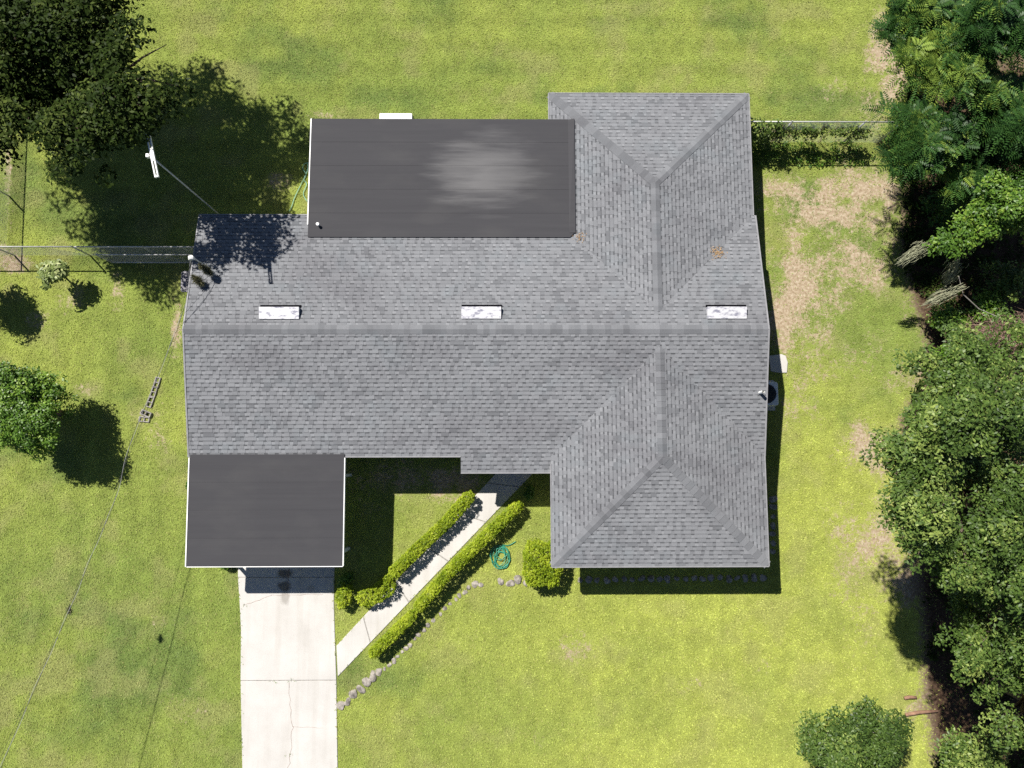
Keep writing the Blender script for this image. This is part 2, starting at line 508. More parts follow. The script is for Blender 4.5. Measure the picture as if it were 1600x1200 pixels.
gx = axis(-23, 24, 0.16, 320); gy = axis(-14, 21, 0.16, 320)
GX, GY = np.meshgrid(gx, gy)
V = np.stack([GX.ravel(), GY.ravel(), np.zeros(GX.size)], 1)
nx_, ny_ = len(gx), len(gy)
ii = (np.arange(ny_ - 1)[:, None] * nx_ + np.arange(nx_ - 1)[None]).ravel()
Fq = np.stack([ii, ii + 1, ii + nx_ + 1, ii + nx_], 1)
g_tint = lawn_tint(V[:, 0], V[:, 1]) * 0.72
g_soil, g_lit = wear(V[:, 0], V[:, 1])
ground = np_mesh('ground', V, Fq, M['ground'], col=g_tint)
for nm, arr in (('soil', g_soil), ('litter', g_lit)):
    a_ = ground.data.attributes.new(nm, 'FLOAT', 'POINT'); a_.data.foreach_set('value', arr.astype(np.float32))
tag(ground, 'mown green lawn ground with bare sandy patches around the house', None, None, 'structure')

# grass blades: single-triangle blades, short and bent
NB = 760000
bx_ = rng.uniform(-21.5, 22, NB); by_ = rng.uniform(-12.5, 20, NB)
keep = np.ones(NB, bool)
for (x0, y0, x1, y1) in HOUSE_BOX:
    keep &= ~((bx_ > x0) & (bx_ < x1) & (by_ > y0) & (by_ < y1))
jx_, jy_ = bx_ + rng.normal(0, .03, NB), by_ + rng.normal(0, .03, NB)
keep &= ~in_poly(jx_, jy_, DRIVE)
keep &= ~in_poly(jx_, jy_, [tuple(WALK_L0), tuple(WALK_R0), tuple(WALK_R1), tuple(WALK_L1)])
bs, bl = wear(bx_, by_)
keep &= rng.random(NB) > np.clip((bs - 0.10) * 1.35 + 1.2 * (fbm(bx_ * 6, by_ * 6, 3) - .5) * (bs > .12), 0, 0.92)
bx_, by_ = bx_[keep], by_[keep]
n = len(bx_)
tint = lawn_tint(bx_, by_)
jit = rng.normal(1.0, 0.19, n).clip(0.45, 1.7)
tint = tint * jit[:, None]
ys = (rng.random(n) < 0.10)[:, None]
tint = np.where(ys, tint * 0.4 + np.array([0.34, 0.31, 0.12]) * 0.75, tint)
hgt = rng.uniform(0.022, 0.05, n); ang = rng.uniform(0, 2 * np.pi, n); lean = rng.uniform(0.02, 0.085, n); w = rng.uniform(0.008, 0.017, n)
dx, dy = np.cos(ang), np.sin(ang)
z0 = np.full(n, 0.002)
on_edge = in_poly(bx_, by_, DRIVE) | in_poly(bx_, by_, [tuple(WALK_L0), tuple(WALK_R0), tuple(WALK_R1), tuple(WALK_L1)])
z0 = np.where(on_edge, 0.036, z0); hgt = hgt + np.where(on_edge, .03, 0)
Vb = np.empty((n, 3, 3))
Vb[:, 0] = np.stack([bx_ - dy * w, by_ + dx * w, z0], 1)
Vb[:, 1] = np.stack([bx_ + dy * w, by_ - dx * w, z0], 1)
Vb[:, 2] = np.stack([bx_ + dx * lean, by_ + dy * lean, hgt], 1)
grass = np_mesh('lawn_grass', Vb.reshape(-1, 3), np.arange(n * 3).reshape(-1, 3), M['grass'], col=tint)
tag(grass, 'short mown grass covering the yard around the house', 'grass', None, 'stuff')


# ------------------------------------------------------------------ driveway and walk
def struct(name, label):
    o = empty(name); tag(o, label, None, None, 'structure'); return o


drive = struct('driveway', 'pale concrete driveway running from the carport to the street')


def slab(name, poly, z1, parent, z0=-0.08):
    m = MB(); m.prism(poly, z0, z1, random.uniform(0.3, 0.7))
    return m.build(name, M['concrete'], parent, bevel=0.012)


def dx_at(y, side):
    L = [(0.3, -9.92), (-4.0, -9.90), (-6.0, -9.69), (-8.03, -9.63), (-11.6, -9.42), (-17.5, -9.1)]
    Rr = [(0.3, -6.32), (-5.2, -6.31), (-8.03, -6.15), (-11.6, -6.01), (-17.5, -5.75)]
    T = L if side == 'L' else Rr
    return float(np.interp(-y, [-a for a, b in T], [b for a, b in T]))


ycuts = [0.3, -4.35, -8.03, -11.75, -17.5]
for i in range(4):
    y0, y1 = ycuts[i] - 0.012, ycuts[i + 1] + 0.012
    L = [(dx_at(y, 'L'), y) for y in np.linspace(y1, y0, 5)]
    Rr = [(dx_at(y, 'R'), y) for y in np.linspace(y0, y1, 5)]
    slab('slab', [(x, y) for x, y in Rr][::-1] + L[::-1] if False else (L[::-1] + Rr[::-1])[::1], 0.03, drive)
mj = MB()
for y in ycuts[1:4]:
    mj.box(dx_at(y, 'L') + .01, y - 0.014, -0.02, dx_at(y, 'R') - .01, y + 0.014, 0.016)
mj.build('joint_filler', M['block'], drive)
# hairline cracks: thin shallow ribbons of dirt lying in the slab surface


def crack(pts, w, parent, z=0.0335):
    m = MB()
    P = [Vector((a, b, z)) for a, b in pts]
    for i in range(len(P) - 1):
        d = (P[i + 1] - P[i]); nn = Vector((-d.y, d.x, 0)).normalized() * w * random.uniform(.5, 1.1)
        m.face([P[i] - nn, P[i + 1] - nn, P[i + 1] + nn, P[i] + nn])
    return m.build('crack', M['twig'], parent)


def wiggle(p, q, n, a):
    p = Vector(p[:2]); q = Vector(q[:2]); r = []
    d = (q - p); nn = Vector((-d.y, d.x)).normalized()
    for i in range(n + 1):
        r.append(tuple(p + d * i / n + nn * random.uniform(-a, a)))
    return r


crack(wiggle(at(452, 1066), at(458, 1135), 8, 0.05) + wiggle(at(458, 1135), at(451, 1200), 8, 0.05), 0.007, drive)
crack(wiggle(at(458, 1135), at(505, 1137), 6, 0.02), 0.004, drive)
crack(wiggle(at(380, 946), at(425, 930), 7, 0.02) + wiggle(at(425, 930), at(505, 929), 9, 0.03), 0.006, drive)
crack(wiggle(at(452, 888), at(448, 924), 7, 0.03), 0.011, drive)
for (a, b) in ((381, 946), (428, 1064), (455, 1063), (452, 1180)):
    m = MB(); q = at(a, b, 0.034)
    for k in range(10):
        an = random.uniform(0, 6.28); r0 = random.uniform(0.0, 0.08); l = random.uniform(.03, .08)
        x, y = q.x + math.cos(an) * r0 * 2, q.y + math.sin(an) * r0 * .6
        m.face([(x - .008, y, .034), (x + .008, y, .034), (x + math.cos(an) * l, y + math.sin(an) * l, .06)], random.random())
    o = m.build('weed_tuft', M['citrus_leaf']); tag(o, 'tiny weed tufts growing in a driveway crack', 'weed', 'weeds in the driveway joints', 'stuff')

walk = struct('walkway', 'white concrete front walk running diagonally between the two hedges')
wt = [0.0, 0.155, 0.335, 0.52, 0.70, 0.865, 1.0]
for i in range(6):
    a, b = wt[i] + 0.0016, wt[i + 1] - 0.0016
    if i == 0: a = 0.004
    slab('slab', [tuple(WALK_L0.lerp(WALK_L1, a)), tuple(WALK_R0.lerp(WALK_R1, a)), tuple(WALK_R0.lerp(WALK_R1, b)), tuple(WALK_L0.lerp(WALK_L1, b))], 0.034, walk)
mj = MB()
for tt in wt[1:-1]:
    p0, p1 = WALK_L0.lerp(WALK_L1, tt), WALK_R0.lerp(WALK_R1, tt)
    mj.beam((p0.x, p0.y, 0.0), (p1.x, p1.y, 0.0), 0.05, 0.036)
mj.build('joint_filler', M['block'], walk)
stoop_l = at(593, 177, 0.1); stoop_r = at(644, 177, 0.1)
m = MB(); m.box(stoop_l.x, 11.8, 0, stoop_r.x, stoop_l.y, 0.12)
o = m.build('stoop', M['white_paint'], bevel=0.02); tag(o, 'white concrete back step sticking out from under the flat roof', 'step')
q = at(1224, 568, 0.03)
m = MB(); m.prism([(q.x - .18, q.y - .36), (q.x + .12, q.y - .36), (q.x + .17, q.y + .05), (q.x + .1, q.y + .3), (q.x - .05, q.y + .36), (q.x - .55, q.y + .3), (q.x - .5, q.y - .3)], 0, 0.05)
o = m.build('paving_slab', M['concrete'], bevel=0.012); tag(o, 'pale paving slab on the ground by the east wall of the house', 'paving slab')

# ------------------------------------------------------------------ house
SL = 0.20
EZ = 2.45
X0, X1 = -10.80, 8.95
YN, YS, YR = 8.61, 0.07, 4.34
RZ = EZ + SL * (YN - YR)
NX0, NX1, NY = 1.60, 8.88, 13.17
SX0, SX1, SY = 1.58, 8.95, -3.65
ncx, nh = (NX0 + NX1) / 2, (NX1 - NX0) / 2
scx, sh = (SX0 + SX1) / 2, (SX1 - SX0) / 2
NRZ, SRZ = EZ + SL * nh, EZ + SL * sh
nvy = YN - nh          # where the north ridge dies into the main slope
svy = YS + sh
ENT = (-1.51, 1.58, -0.49)
FLAT = (-6.90, 7.74, 2.44, 12.12)
CARP = (-10.74, -3.60, -5.48, 0.16)

house = empty('house', (0, 0, 0))
tag(house, 'grey shingled house with two hipped wings, flat back roof and carport', 'house')

# faces: name, polygon in plan, eave point, along, up-slope, eave height
FACES = [
    ('MN', [(X0, YR), (ncx, YR), (ncx, nvy), (NX0, YN), (X0, YN)], (0, YN), (1, 0), (0, -1)),
    ('MN2', [(ncx, YR), (X1, YR), (X1, YN), (NX1, YN), (ncx, nvy)], (0, YN), (1, 0), (0, -1)),
    ('MS', [(X0, YS), (SX0, YS), (scx, svy), (scx, YR), (X0, YR)], (0, YS), (1, 0), (0, 1)),
    ('MS2', [(scx, svy), (X1, YS), (X1, YR), (scx, YR)], (0, YS), (1, 0), (0, 1)),
    ('ENT', [(ENT[0], ENT[2]), (ENT[1], ENT[2]), (ENT[1], YS), (ENT[0], YS)], (0, YS), (1, 0), (0, 1)),
    ('NW', [(NX0, YN), (ncx, nvy), (ncx, NY - nh), (NX0, NY)], (NX0, 0), (0, 1), (1, 0)),
    ('NE', [(NX1, NY), (ncx, NY - nh), (ncx, nvy), (NX1, YN)], (NX1, 0), (0, 1), (-1, 0)),
    ('NN', [(NX0, NY), (ncx, NY - nh), (NX1, NY)], (0, NY), (1, 0), (0, -1)),
    ('SW', [(SX0, SY), (scx, SY + sh), (scx, svy), (SX0, YS)], (SX0, 0), (0, 1), (1, 0)),
    ('SE', [(SX1, YS), (scx, svy), (scx, SY + sh), (SX1, SY)], (SX1, 0), (0, 1), (-1, 0)),
    ('SS', [(SX0, SY), (SX1, SY), (scx, SY + sh)], (0, SY), (1, 0), (0, 1)),
]


def ccw(poly):
    A = sum(poly[i][0] * poly[(i + 1) % len(poly)][1] - poly[(i + 1) % len(poly)][0] * poly[i][1] for i in range(len(poly)))
    return poly if A > 0 else poly[::-1]


def clip(sub, poly):
    out = sub
    n = len(poly)
    for i in range(n):
        ax, ay = poly[i]; bx, by = poly[(i + 1) % n]
        ex, ey = bx - ax, by - ay
        inp = out; out = []
        if not inp: return []
        ds = [ex * (p[1] - ay) - ey * (p[0] - ax) for p in inp]
        for k in range(len(inp)):
            p, q = inp[k], inp[(k + 1) % len(inp)]
            dp, dq = ds[k], ds[(k + 1) % len(inp)]
            if dp >= 0: out.append(p)
            if (dp >= 0) != (dq >= 0):
                tt = dp / (dp - dq)
                out.append((p[0] + (q[0] - p[0]) * tt, p[1] + (q[1] - p[1]) * tt))
    return out


def area(poly):
    return abs(sum(poly[i][0] * poly[(i + 1) % len(poly)][1] - poly[(i + 1) % len(poly)][0] * poly[i][1] for i in range(len(poly)))) / 2


roof = empty('roof'); roof.parent = house
deck = MB()
for (nm, poly, o0, al, up) in FACES:
    poly = ccw(poly)
    zf = lambda x, y: EZ + SL * ((x - o0[0]) * up[0] + (y - o0[1]) * up[1])
    top = [(x, y, zf(x, y)) for x, y in poly]; bot = [(x, y, zf(x, y) - 0.11) for x, y in poly]
    deck.face(top); deck.face(bot[::-1])
    for i in range(len(poly)):
        j = (i + 1) % len(poly)
        deck.face([bot[i], bot[j], top[j], top[i]])
deck.build('roof_deck', M['roof_deck'], roof)

# shingles: laminated tabs over a backing course, laid in courses of 14 cm
EXPO = 0.142 * math.cos(math.atan(SL))
tabs = []                                   # (area, top points 3d, tone)
back = MB()
for (nm, poly, o0, al, up) in FACES:
    poly = ccw(poly)
    S = [(x - o0[0]) * al[0] + (y - o0[1]) * al[1] for x, y in poly]
    T = [(x - o0[0]) * up[0] + (y - o0[1]) * up[1] for x, y in poly]
    smin, smax, tmin, tmax = min(S), max(S), min(T), max(T)
    k0 = math.floor(tmin / EXPO + 1e-6)
    k = k0
    while k * EXPO < tmax:
        t0 = k * EXPO; t1 = t0 + EXPO
        s = smin - random.uniform(0, 0.4)
        patch = 0.0
        run = random.random() < 0.12
        while s < smax:
            wt_ = random.choice((0.13, 0.16, 0.18, 0.21, 0.25)) * random.uniform(.92, 1.08)
            if random.random() < 0.12: wt_ *= 1.7
            gap = random.choice((0.08, 0.10, 0.12, 0.14)) * random.uniform(.92, 1.08)
            for part, a, b in (('tab', s, s + wt_), ('gap', s + wt_, s + wt_ + gap)):
                xy = lambda ss, tt: (o0[0] + al[0] * ss + up[0] * tt, o0[1] + al[1] * ss + up[1] * tt)
                cx, cy = xy((a + b) / 2, (t0 + t1) / 2)
                if FLAT[0] + .1 < cx < FLAT[2] - .08 and FLAT[1] + .08 < cy < FLAT[3] - .08: continue
                if nm == 'MS' and cx < CARP[2] - .15 and cy < CARP[3] - .08: continue
                cl = 0.5 + 1.5 * (fbm(np.array([cx * 1.1 + (7 if al[0] else 30)]), np.array([cy * 1.1]), 3)[0] - 0.5)
                if part == 'tab':
                    q = clip(ccw([xy(a, t0), xy(b, t0), xy(b, t1), xy(a, t1)]), poly)
                    if len(q) < 3 or area(q) < 2e-4: continue
                    pts = []
                    for x, y in q:
                        tt = (x - o0[0]) * up[0] + (y - o0[1]) * up[1]
                        f = (tt - t0) / EXPO
                        pts.append((x, y, EZ + SL * tt + 0.020 - 0.010 * f))
                    tone = random.choice((0.80, 0.84, 0.88)) + random.uniform(-.03, .03)
                    if random.random() < 0.08 + 0.4 * max(0.0, cl - 0.42): tone -= random.uniform(0.14, 0.28)
                    tabs.append((area(q), pts, tone))
                else:
                    tone = random.choice((0.74, 0.82, 0.9, 1.0)) + random.uniform(-.05, .05)
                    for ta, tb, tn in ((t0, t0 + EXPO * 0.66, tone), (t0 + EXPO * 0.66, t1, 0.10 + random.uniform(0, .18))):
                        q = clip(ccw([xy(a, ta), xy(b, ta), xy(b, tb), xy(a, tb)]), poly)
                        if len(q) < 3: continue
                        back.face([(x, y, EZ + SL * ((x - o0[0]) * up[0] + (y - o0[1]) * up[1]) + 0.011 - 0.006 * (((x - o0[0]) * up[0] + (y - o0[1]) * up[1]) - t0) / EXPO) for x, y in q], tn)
            s += wt_ + gap
        k += 1
back.build('backing_course', M['shingle'], roof)


def add_tab(m, pts, tone):
    # the printed shadow band along the top edge of each tab
    m.face(pts, tone)
    zt = max(p[2] for p in pts); up_ = [p for p in pts if p[2] > zt - .0095]
    if len(pts) == 4 and len(up_) == 2:
        lo_ = [p for p in pts if p not in up_]
        a, b = up_
        c = min(lo_, key=lambda p: (p[0] - b[0]) ** 2 + (p[1] - b[1]) ** 2); d = min(lo_, key=lambda p: (p[0] - a[0]) ** 2 + (p[1] - a[1]) ** 2)
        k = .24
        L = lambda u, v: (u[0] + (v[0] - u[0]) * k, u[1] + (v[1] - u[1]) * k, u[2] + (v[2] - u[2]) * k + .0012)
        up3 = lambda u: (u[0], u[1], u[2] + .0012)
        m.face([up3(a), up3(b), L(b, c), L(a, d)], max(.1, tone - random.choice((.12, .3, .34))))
    n = len(pts)
    for i in range(n):
        a, b = pts[i], pts[(i + 1) % n]
        m.face([(a[0], a[1], a[2] - .013), (b[0], b[1], b[2] - .013), b, a], tone * 0.8)


tabs.sort(key=lambda e: -e[0])
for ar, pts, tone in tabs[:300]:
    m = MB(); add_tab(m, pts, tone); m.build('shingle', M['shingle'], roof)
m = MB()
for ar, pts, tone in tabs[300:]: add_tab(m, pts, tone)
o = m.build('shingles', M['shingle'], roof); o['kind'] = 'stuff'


# ridge and hip caps, each a bent piece lapped over the one below
def caps(p, q, na, nb, w=0.155, step=0.205, lift=0.016):
    """p low end to q high end; na, nb: unit plan directions to either side with slope given per side"""
    p = Vector(p); q = Vector(q); L = (q - p).length; d = (q - p) / L
    n = max(1, round(L / step)); st = L / n
    for i in range(n):
        a = p + d * (i * st); b = p + d * min(L, (i * st + st * 1.12))
        m = MB()
        tone = random.choice((0.54, 0.63, 0.7, 0.78)) + random.uniform(-.04, .04)
        up = Vector((0, 0, 1))
        A = [a + na * w + up * (lift + .012), a + up * (lift + .026), a + nb * w + up * (lift + .012)]
        B = [b + na * w + up * (lift + .004), b + up * (lift + .016), b + nb * w + up * (lift + .004)]
        for k in (0, 1):
            m.face([A[k], A[k + 1], B[k + 1], B[k]], tone)
        dn = Vector((0, 0, -0.014))
        for u, v in ((A[0], A[1]), (A[1], A[2]), (B[2], B[1]), (B[1], B[0]), (A[2], B[2]), (B[0], A[0])):
            m.face([u, v, v + dn, u + dn], tone * .7)
        m.build('ridge_cap', M['shingle'], roof)


def sdir(x, y, sl):
    return Vector((x, y, -sl))


caps((X0, YR, RZ), (X1, YR, RZ), sdir(0, -1, SL), sdir(0, 1, SL))
caps((ncx, NY - nh, NRZ), (ncx, nvy, NRZ), sdir(-1, 0, SL), sdir(1, 0, SL))
caps((scx, SY + sh, SRZ), (scx, svy, SRZ), sdir(-1, 0, SL), sdir(1, 0, SL))
r2 = math.sqrt(0.5)
for (cx, cy, ax, ay, az) in ((NX0, NY, ncx, NY - nh, NRZ), (NX1, NY, ncx, NY - nh, NRZ), (SX0, SY, scx, SY + sh, SRZ), (SX1, SY, scx, SY + sh, SRZ)):
    d = Vector((ax - cx, ay - cy, 0)).normalized()
    s1 = Vector((-d.y, d.x, 0))
    # each side of a hip falls away at SL/sqrt2 across the hip line
    caps((cx + d.x * .06, cy + d.y * .06, EZ + .008), (ax, ay, az), Vector((s1.x, s1.y, -SL * r2)), Vector((-s1.x, -s1.y, -SL * r2)))

# eave trim
def trim(name, mat, p, q, w, h, parent=roof):
    m = MB(); m.beam(p, q, w, h); return m.build(name, mat, parent)


FH = 0.15
eaves = [((X0, YS), (ENT[0] , YS)), ((ENT[0], ENT[2]), (ENT[1], ENT[2])), ((SX0, YS - .25), (SX0, SY)), ((SX0, SY), (SX1, SY)), ((SX1, SY), (SX1, YS)),
         ((NX1, YN), (NX1, NY)), ((NX1, NY), (NX0, NY)), ((NX0, NY), (NX0, FLAT[3])), ((FLAT[0], YN), (X0, YN))]
for (a, b) in eaves:
    z = EZ - 0.07 if a[1] != ENT[2] or a[0] != ENT[0] else EZ - 0.07 - SL * (YS - ENT[2])
    d = Vector((b[0] - a[0], b[1] - a[1], 0)).normalized(); out = Vector((d.y, -d.x, 0))
    off = out * -0.012
    trim('fascia', M['white_paint'], Vector((a[0], a[1], z)) + off, Vector((b[0], b[1], z)) + off, 0.03, FH)
    trim('drip_edge', M['drip_edge'], Vector((a[0], a[1], z + .09)) + out * .006, Vector((b[0], b[1], z + .09)) + out * .006, 0.034, 0.03)
for x, sgn in ((X0, -1), (X1, 1)):
    for ya in (YS, YN):
        trim('rake_board', M['white_paint'], (x - sgn * .012, ya, EZ - .075), (x - sgn * .012, YR, RZ - .075), 0.03, 0.15)
        trim('drip_edge', M['drip_edge'], (x + sgn * .008, ya, EZ + .016), (x + sgn * .008, YR, RZ + .016), 0.05, 0.03)

# walls
wall = MB()
WALLS = [(-10.35, .55), (2.1, .55), (2.1, -3.15), (8.45, -3.15), (8.45, 12.65), (2.1, 12.65), (2.1, 11.75), (-6.5, 11.75), (-6.5, 8.1), (-10.35, 8.1)]
nW = len(WALLS)
for i in range(nW):
    a, b = WALLS[i], WALLS[(i + 1) % nW]
    wall.face([(a[0], a[1], -.05), (b[0], b[1], -.05), (b[0], b[1], 2.36), (a[0], a[1], 2.36)])
for x in (-10.35, 8.45):
    tri = [(x, .55, 2.36), (x, 8.1, 2.36), (x, YR, RZ - .12)]
    wall.face(tri if x > 0 else tri[::-1])
wall.build('wall', M['stucco'], house)


def window(cx, cy, z0, z1, w, axis_):
    f = MB(); g = MB()
    h = w / 2
    if axis_ == 'y':
        s = -1 if cy < 4 else 1
        for (a, b, c, d) in ((cx - h, z0, cx - h + .06, z1), (cx + h - .06, z0, cx + h, z1), (cx - h + .06, z0, cx + h - .06, z0 + .06), (cx - h + .06, z1 - .06, cx + h - .06, z1)):
            f.box(a, min(cy, cy + s * .04), b, c, max(cy, cy + s * .04), d)
        g.box(cx - h + .06, min(cy, cy + s * .012), z0 + .06, cx + h - .06, max(cy, cy + s * .012), z1 - .06)
    else:
        s = 1 if cx > 0 else -1
        for (a, b, c, d) in ((cy - h, z0, cy - h + .06, z1), (cy + h - .06, z0, cy + h, z1), (cy - h + .06, z0, cy + h - .06, z0 + .06), (cy - h + .06, z1 - .06, cy + h - .06, z1)):
            f.box(min(cx, cx + s * .04), a, b, max(cx, cx + s * .04), c, d)
        g.box(min(cx, cx + s * .012), cy - h + .06, z0 + .06, max(cx, cx + s * .012), cy + h - .06, z1 - .06)
    fo = f.build('window', M['white_paint'], house); g.build('pane', M['glass'], fo)


for a in ((-3.6, .55, .9, 2.0, 1.8, 'y'), (5.3, -3.15, .8, 2.0, 2.2, 'y'), (8.45, -1.2, .9, 2.0, 1.2, 'x'), (8.45, 5.2, .9, 2.0, 1.2, 'x'), (8.45, 10.2, .9, 2.0, 1.2, 'x'), (5.3, 12.65, .9, 2.0, 1.8, 'y'), (-10.35, 3.0, .9, 2.0, 1.2, 'x'), (-9.0, 8.1, .9, 2.0, 1.0, 'y'), (-1.0, 11.75, .7, 2.0, 2.0, 'y')):
    window(*a)
m = MB(); m.box(0.35, .50, 0.03, 1.3, .55, 2.1); o = m.build('door', M['door_paint'], house)
m = MB(); m.box(0.44, .455, 1.0, .49, .50, 1.12); m.build('handle', M['galvanized'], o)
m = MB(); m.box(stoop_l.x + .15, 11.75, .12, stoop_r.x - .15, 11.79, 2.1); m.build('door', M['white_paint'], house)


# flat roofs: a slab with membrane sheets lapped on it
def flat_roof(name, x0, y0, x1, y1, za, zb, seams, parent, chamfer=None):
    """za at y0, zb at y1"""
    root = empty(name); root.parent = parent
    zz = lambda y: za + (zb - za) * (y - y0) / (y1 - y0)
    m = MB()
    e = 0.02
    top = [(x0 + e, y0 + .18), (x1 - (.18 if chamfer else e), y0 + .18), (x1 - (.18 if chamfer else e), y1 - e), (x0 + e, y1 - e)]
    T = [(x, y, zz(y) - .004) for x, y in top]; B = [(x, y, zz(y) - .13) for x, y in top]
    m.face(T); m.face(B[::-1])
    for i in range(4): m.face([B[i], B[(i + 1) % 4], T[(i + 1) % 4], T[i]])
    m.build('roof_slab', M['white_paint'], root)
    ys = list(np.linspace(y0, y1, seams + 1))
    for i in range(seams):
        a, b = ys[i], ys[i + 1] + (0.06 if i < seams - 1 else 0)
        lo, hi = 0.006, 0.001
        m = MB()
        P = [(x0, a, zz(a) + lo), (x1, a, zz(a) + lo), (x1, b, zz(b) + hi), (x0, b, zz(b) + hi)]
        if chamfer and i == 0:
            c = chamfer
            P = [(x0, a, zz(a) + lo), (x1 - c, a, zz(a) + lo), (x1, a + c, zz(a + c) + lo), (x1, b, zz(b) + hi), (x0, b, zz(b) + hi)]
        # subdivide across so the sheet lies slightly uneven
        m.face(P, random.uniform(.3, .7))
        nP = len(P)
        for k in range(nP):
            u, v = P[k], P[(k + 1) % nP]
            m.face([(u[0], u[1], u[2] - .03), (v[0], v[1], v[2] - .03), v, u], .4)
        m.build('membrane_sheet', M['membrane'], root)
    return root, zz


fr, fz = flat_roof('flat_roof', FLAT[0], FLAT[1], FLAT[2], FLAT[3], 2.675, 2.60, 5, house, chamfer=.14)
# upstand where the membrane turns up against the hip, and along the main slope
m = MB()
m.face([(2.28, 7.90, fz(7.9) + .014), (2.50, 7.90, 2.70), (2.50, 12.10, 2.70), (2.28, 12.10, fz(12.1) + .014)], .75)
m.face([(2.50, 7.90, 2.70), (2.50, 7.90, 2.60), (2.50, 12.10, 2.60), (2.50, 12.10, 2.70)], .6)
m.build('membrane_upstand', M['membrane'], fr)
trim('fascia', M['white_paint'], (FLAT[0] - .02, FLAT[1] + .45, fz(8.1) - .055), (FLAT[0] - .02, FLAT[3], fz(12.1) - .055), .036, .13, fr)
trim('fascia', M['white_paint'], (FLAT[0] - .02, FLAT[3] - .02, fz(12.1) - .09), (1.6, FLAT[3] - .02, fz(12.1) - .09), .04, .15, fr)
for (px, py, hh, rr) in ((497, 351, .17, .05),):
    q = at(px, py, 2.75)
    m = MB(); m.tube([(q.x, q.y, 2.6), (q.x, q.y, 2.80)], .035, 10); m.tube([(q.x, q.y, 2.80), (q.x, q.y, 2.84)], .055, 10)
    m.build('vent_pipe', M['pvc'], fr)

# carport
cp = empty('carport'); cp.parent = house
cr, cz = flat_roof('carport_roof', CARP[0], CARP[1], CARP[2], CARP[3], 2.41, 2.515, 4, house)
trim('fascia', M['white_paint'], (CARP[2] + .014, CARP[1], cz(CARP[1]) - .05), (CARP[2] + .014, CARP[3] - .12, cz(CARP[3]) - .05), .03, .13, cr)
trim('fascia', M['white_paint'], (CARP[0] - .020, CARP[1], cz(CARP[1]) - .05), (CARP[0] - .020, CARP[3] - .12, cz(CARP[3]) - .05), .035, .14, cr)
trim('fascia', M['white_paint'], (CARP[0], CARP[1] - .012, cz(CARP[1]) - .07), (CARP[2], CARP[1] - .012, cz(CARP[1]) - .07), .03, .14, cr)
for (x, y) in ((-10.45, -3.3), (-10.45, -.6), (-5.8, -3.3), (-5.8, -.6)):
    m = MB(); m.box(x - .05, y - .05, 0, x + .05, y + .05, 2.32); m.build('post', M['white_paint'], cp)
m = MB()
for y in (-3.3, -2.1, -.9): m.box(-10.6, y - .04, 2.26, -5.6, y + .04, 2.285 + .0)
m.build('roof_joist', M['white_paint'], cp)

# roof vents just behind the ridge
for (px, py) in ((436, 489), (752, 488.5), (1136, 488.5)):
    c = at(px, py, 3.30)
    y = c.y; z = EZ + SL * (YN - y)
    root = empty('roof_vent'); root.parent = house
    L, W = 0.67, 0.20
    m = MB()
    # hood: a plate higher at the open downslope side, ends and back closed
    zb, zf = EZ + SL * (YN - (y - W)) + .06, EZ + SL * (YN - (y + W)) + .20
    T = [(c.x - L, y - W, zb), (c.x + L, y - W, zb), (c.x + L, y + W, zf), (c.x - L, y + W, zf)]
    D = [(p[0], p[1], EZ + SL * (YN - p[1]) + .015) for p in T]
    m.face(T); m.face([D[0], D[1], T[1], T[0]]); m.face([D[1], D[2], T[2], T[1]]); m.face([D[3], D[0], T[0], T[3]])
    m.face([(T[3][0], T[3][1], T[3][2] - .03), (T[2][0], T[2][1], T[2][2] - .03), T[2], T[3]][::-1])
    m.build('hood', M['vent_metal'], root)
    m = MB(); m.face([(D[3][0], D[3][1] - .03, D[3][2]), (D[2][0], D[2][1] - .03, D[2][2]), (T[2][0], T[2][1] - .03, T[2][2] - .004), (T[3][0], T[3][1] - .03, T[3][2] - .004)][::-1])
    m.build('louvre', M['dark_metal'], root)
    m = MB()
    for yy in (y + W + .005, ):
        zz_ = EZ + SL * (YN - yy) + .030
        m.box(c.x - L - .01, yy, zz_ - .02, c.x + L + .03, yy + .095, zz_ + .006)
    m.build('slot_shade_strip', M['slot_shade'], root)  # black strip on the roof, painted shade of the open slot under the hood

# plumbing pipe by the east rake
q = at(1194, 612, 3.25); zr = EZ + SL * (q.y - YS)
m = MB(); m.tube([(q.x - .02, q.y, zr - .05), (q.x - .02, q.y, zr + .36)], .055, 14, caps=False)
m.tube([(q.x - .02, q.y, zr + .36), (q.x - .02, q.y, zr + .1)], .036, 14, caps=False)
m.build('vent_pipe', M['pvc'], house)

# service mast with weatherhead
mq = at(300, 402, 4.0)
m = MB()
m.tube([(mq.x, mq.y, 2.6), (mq.x, mq.y, 3.9)], .03, 10)
m.tube([(mq.x, mq.y, 3.88), (mq.x - .03, mq.y, 3.96), (mq.x - .06, mq.y - .02, 3.99), (mq.x - .1, mq.y - .05, 3.94)], [.06, .085, .09, .05], 10)
m.build('service_mast', M['pvc'], house)

# leaf debris caught on the roof
def litter(px, py, z, n, sx, sy, label):
    q = at(px, py, z); m = MB()
    for i in range(n):
        x = q.x + random.gauss(0, sx); y = q.y + random.gauss(0, sy)
        zz = max(EZ + SL * (YN - y), EZ + SL * (x - NX0) if x < ncx else EZ + SL * (NX1 - x)) + .026 + random.uniform(0, .02)
        an = random.uniform(0, 6.28); l = random.uniform(.018, .042); w = l * .4
        c, s = math.cos(an), math.sin(an)
        m.face([(x - c * l, y - s * l, zz), (x + s * w, y - c * w, zz + .005), (x + c * l, y + s * l, zz + .01), (x - s * w, y + c * w, zz + .004)])
    o = m.build('leaf_debris', M['leaf_litter']); tag(o, label, 'leaf litter', None, 'stuff')


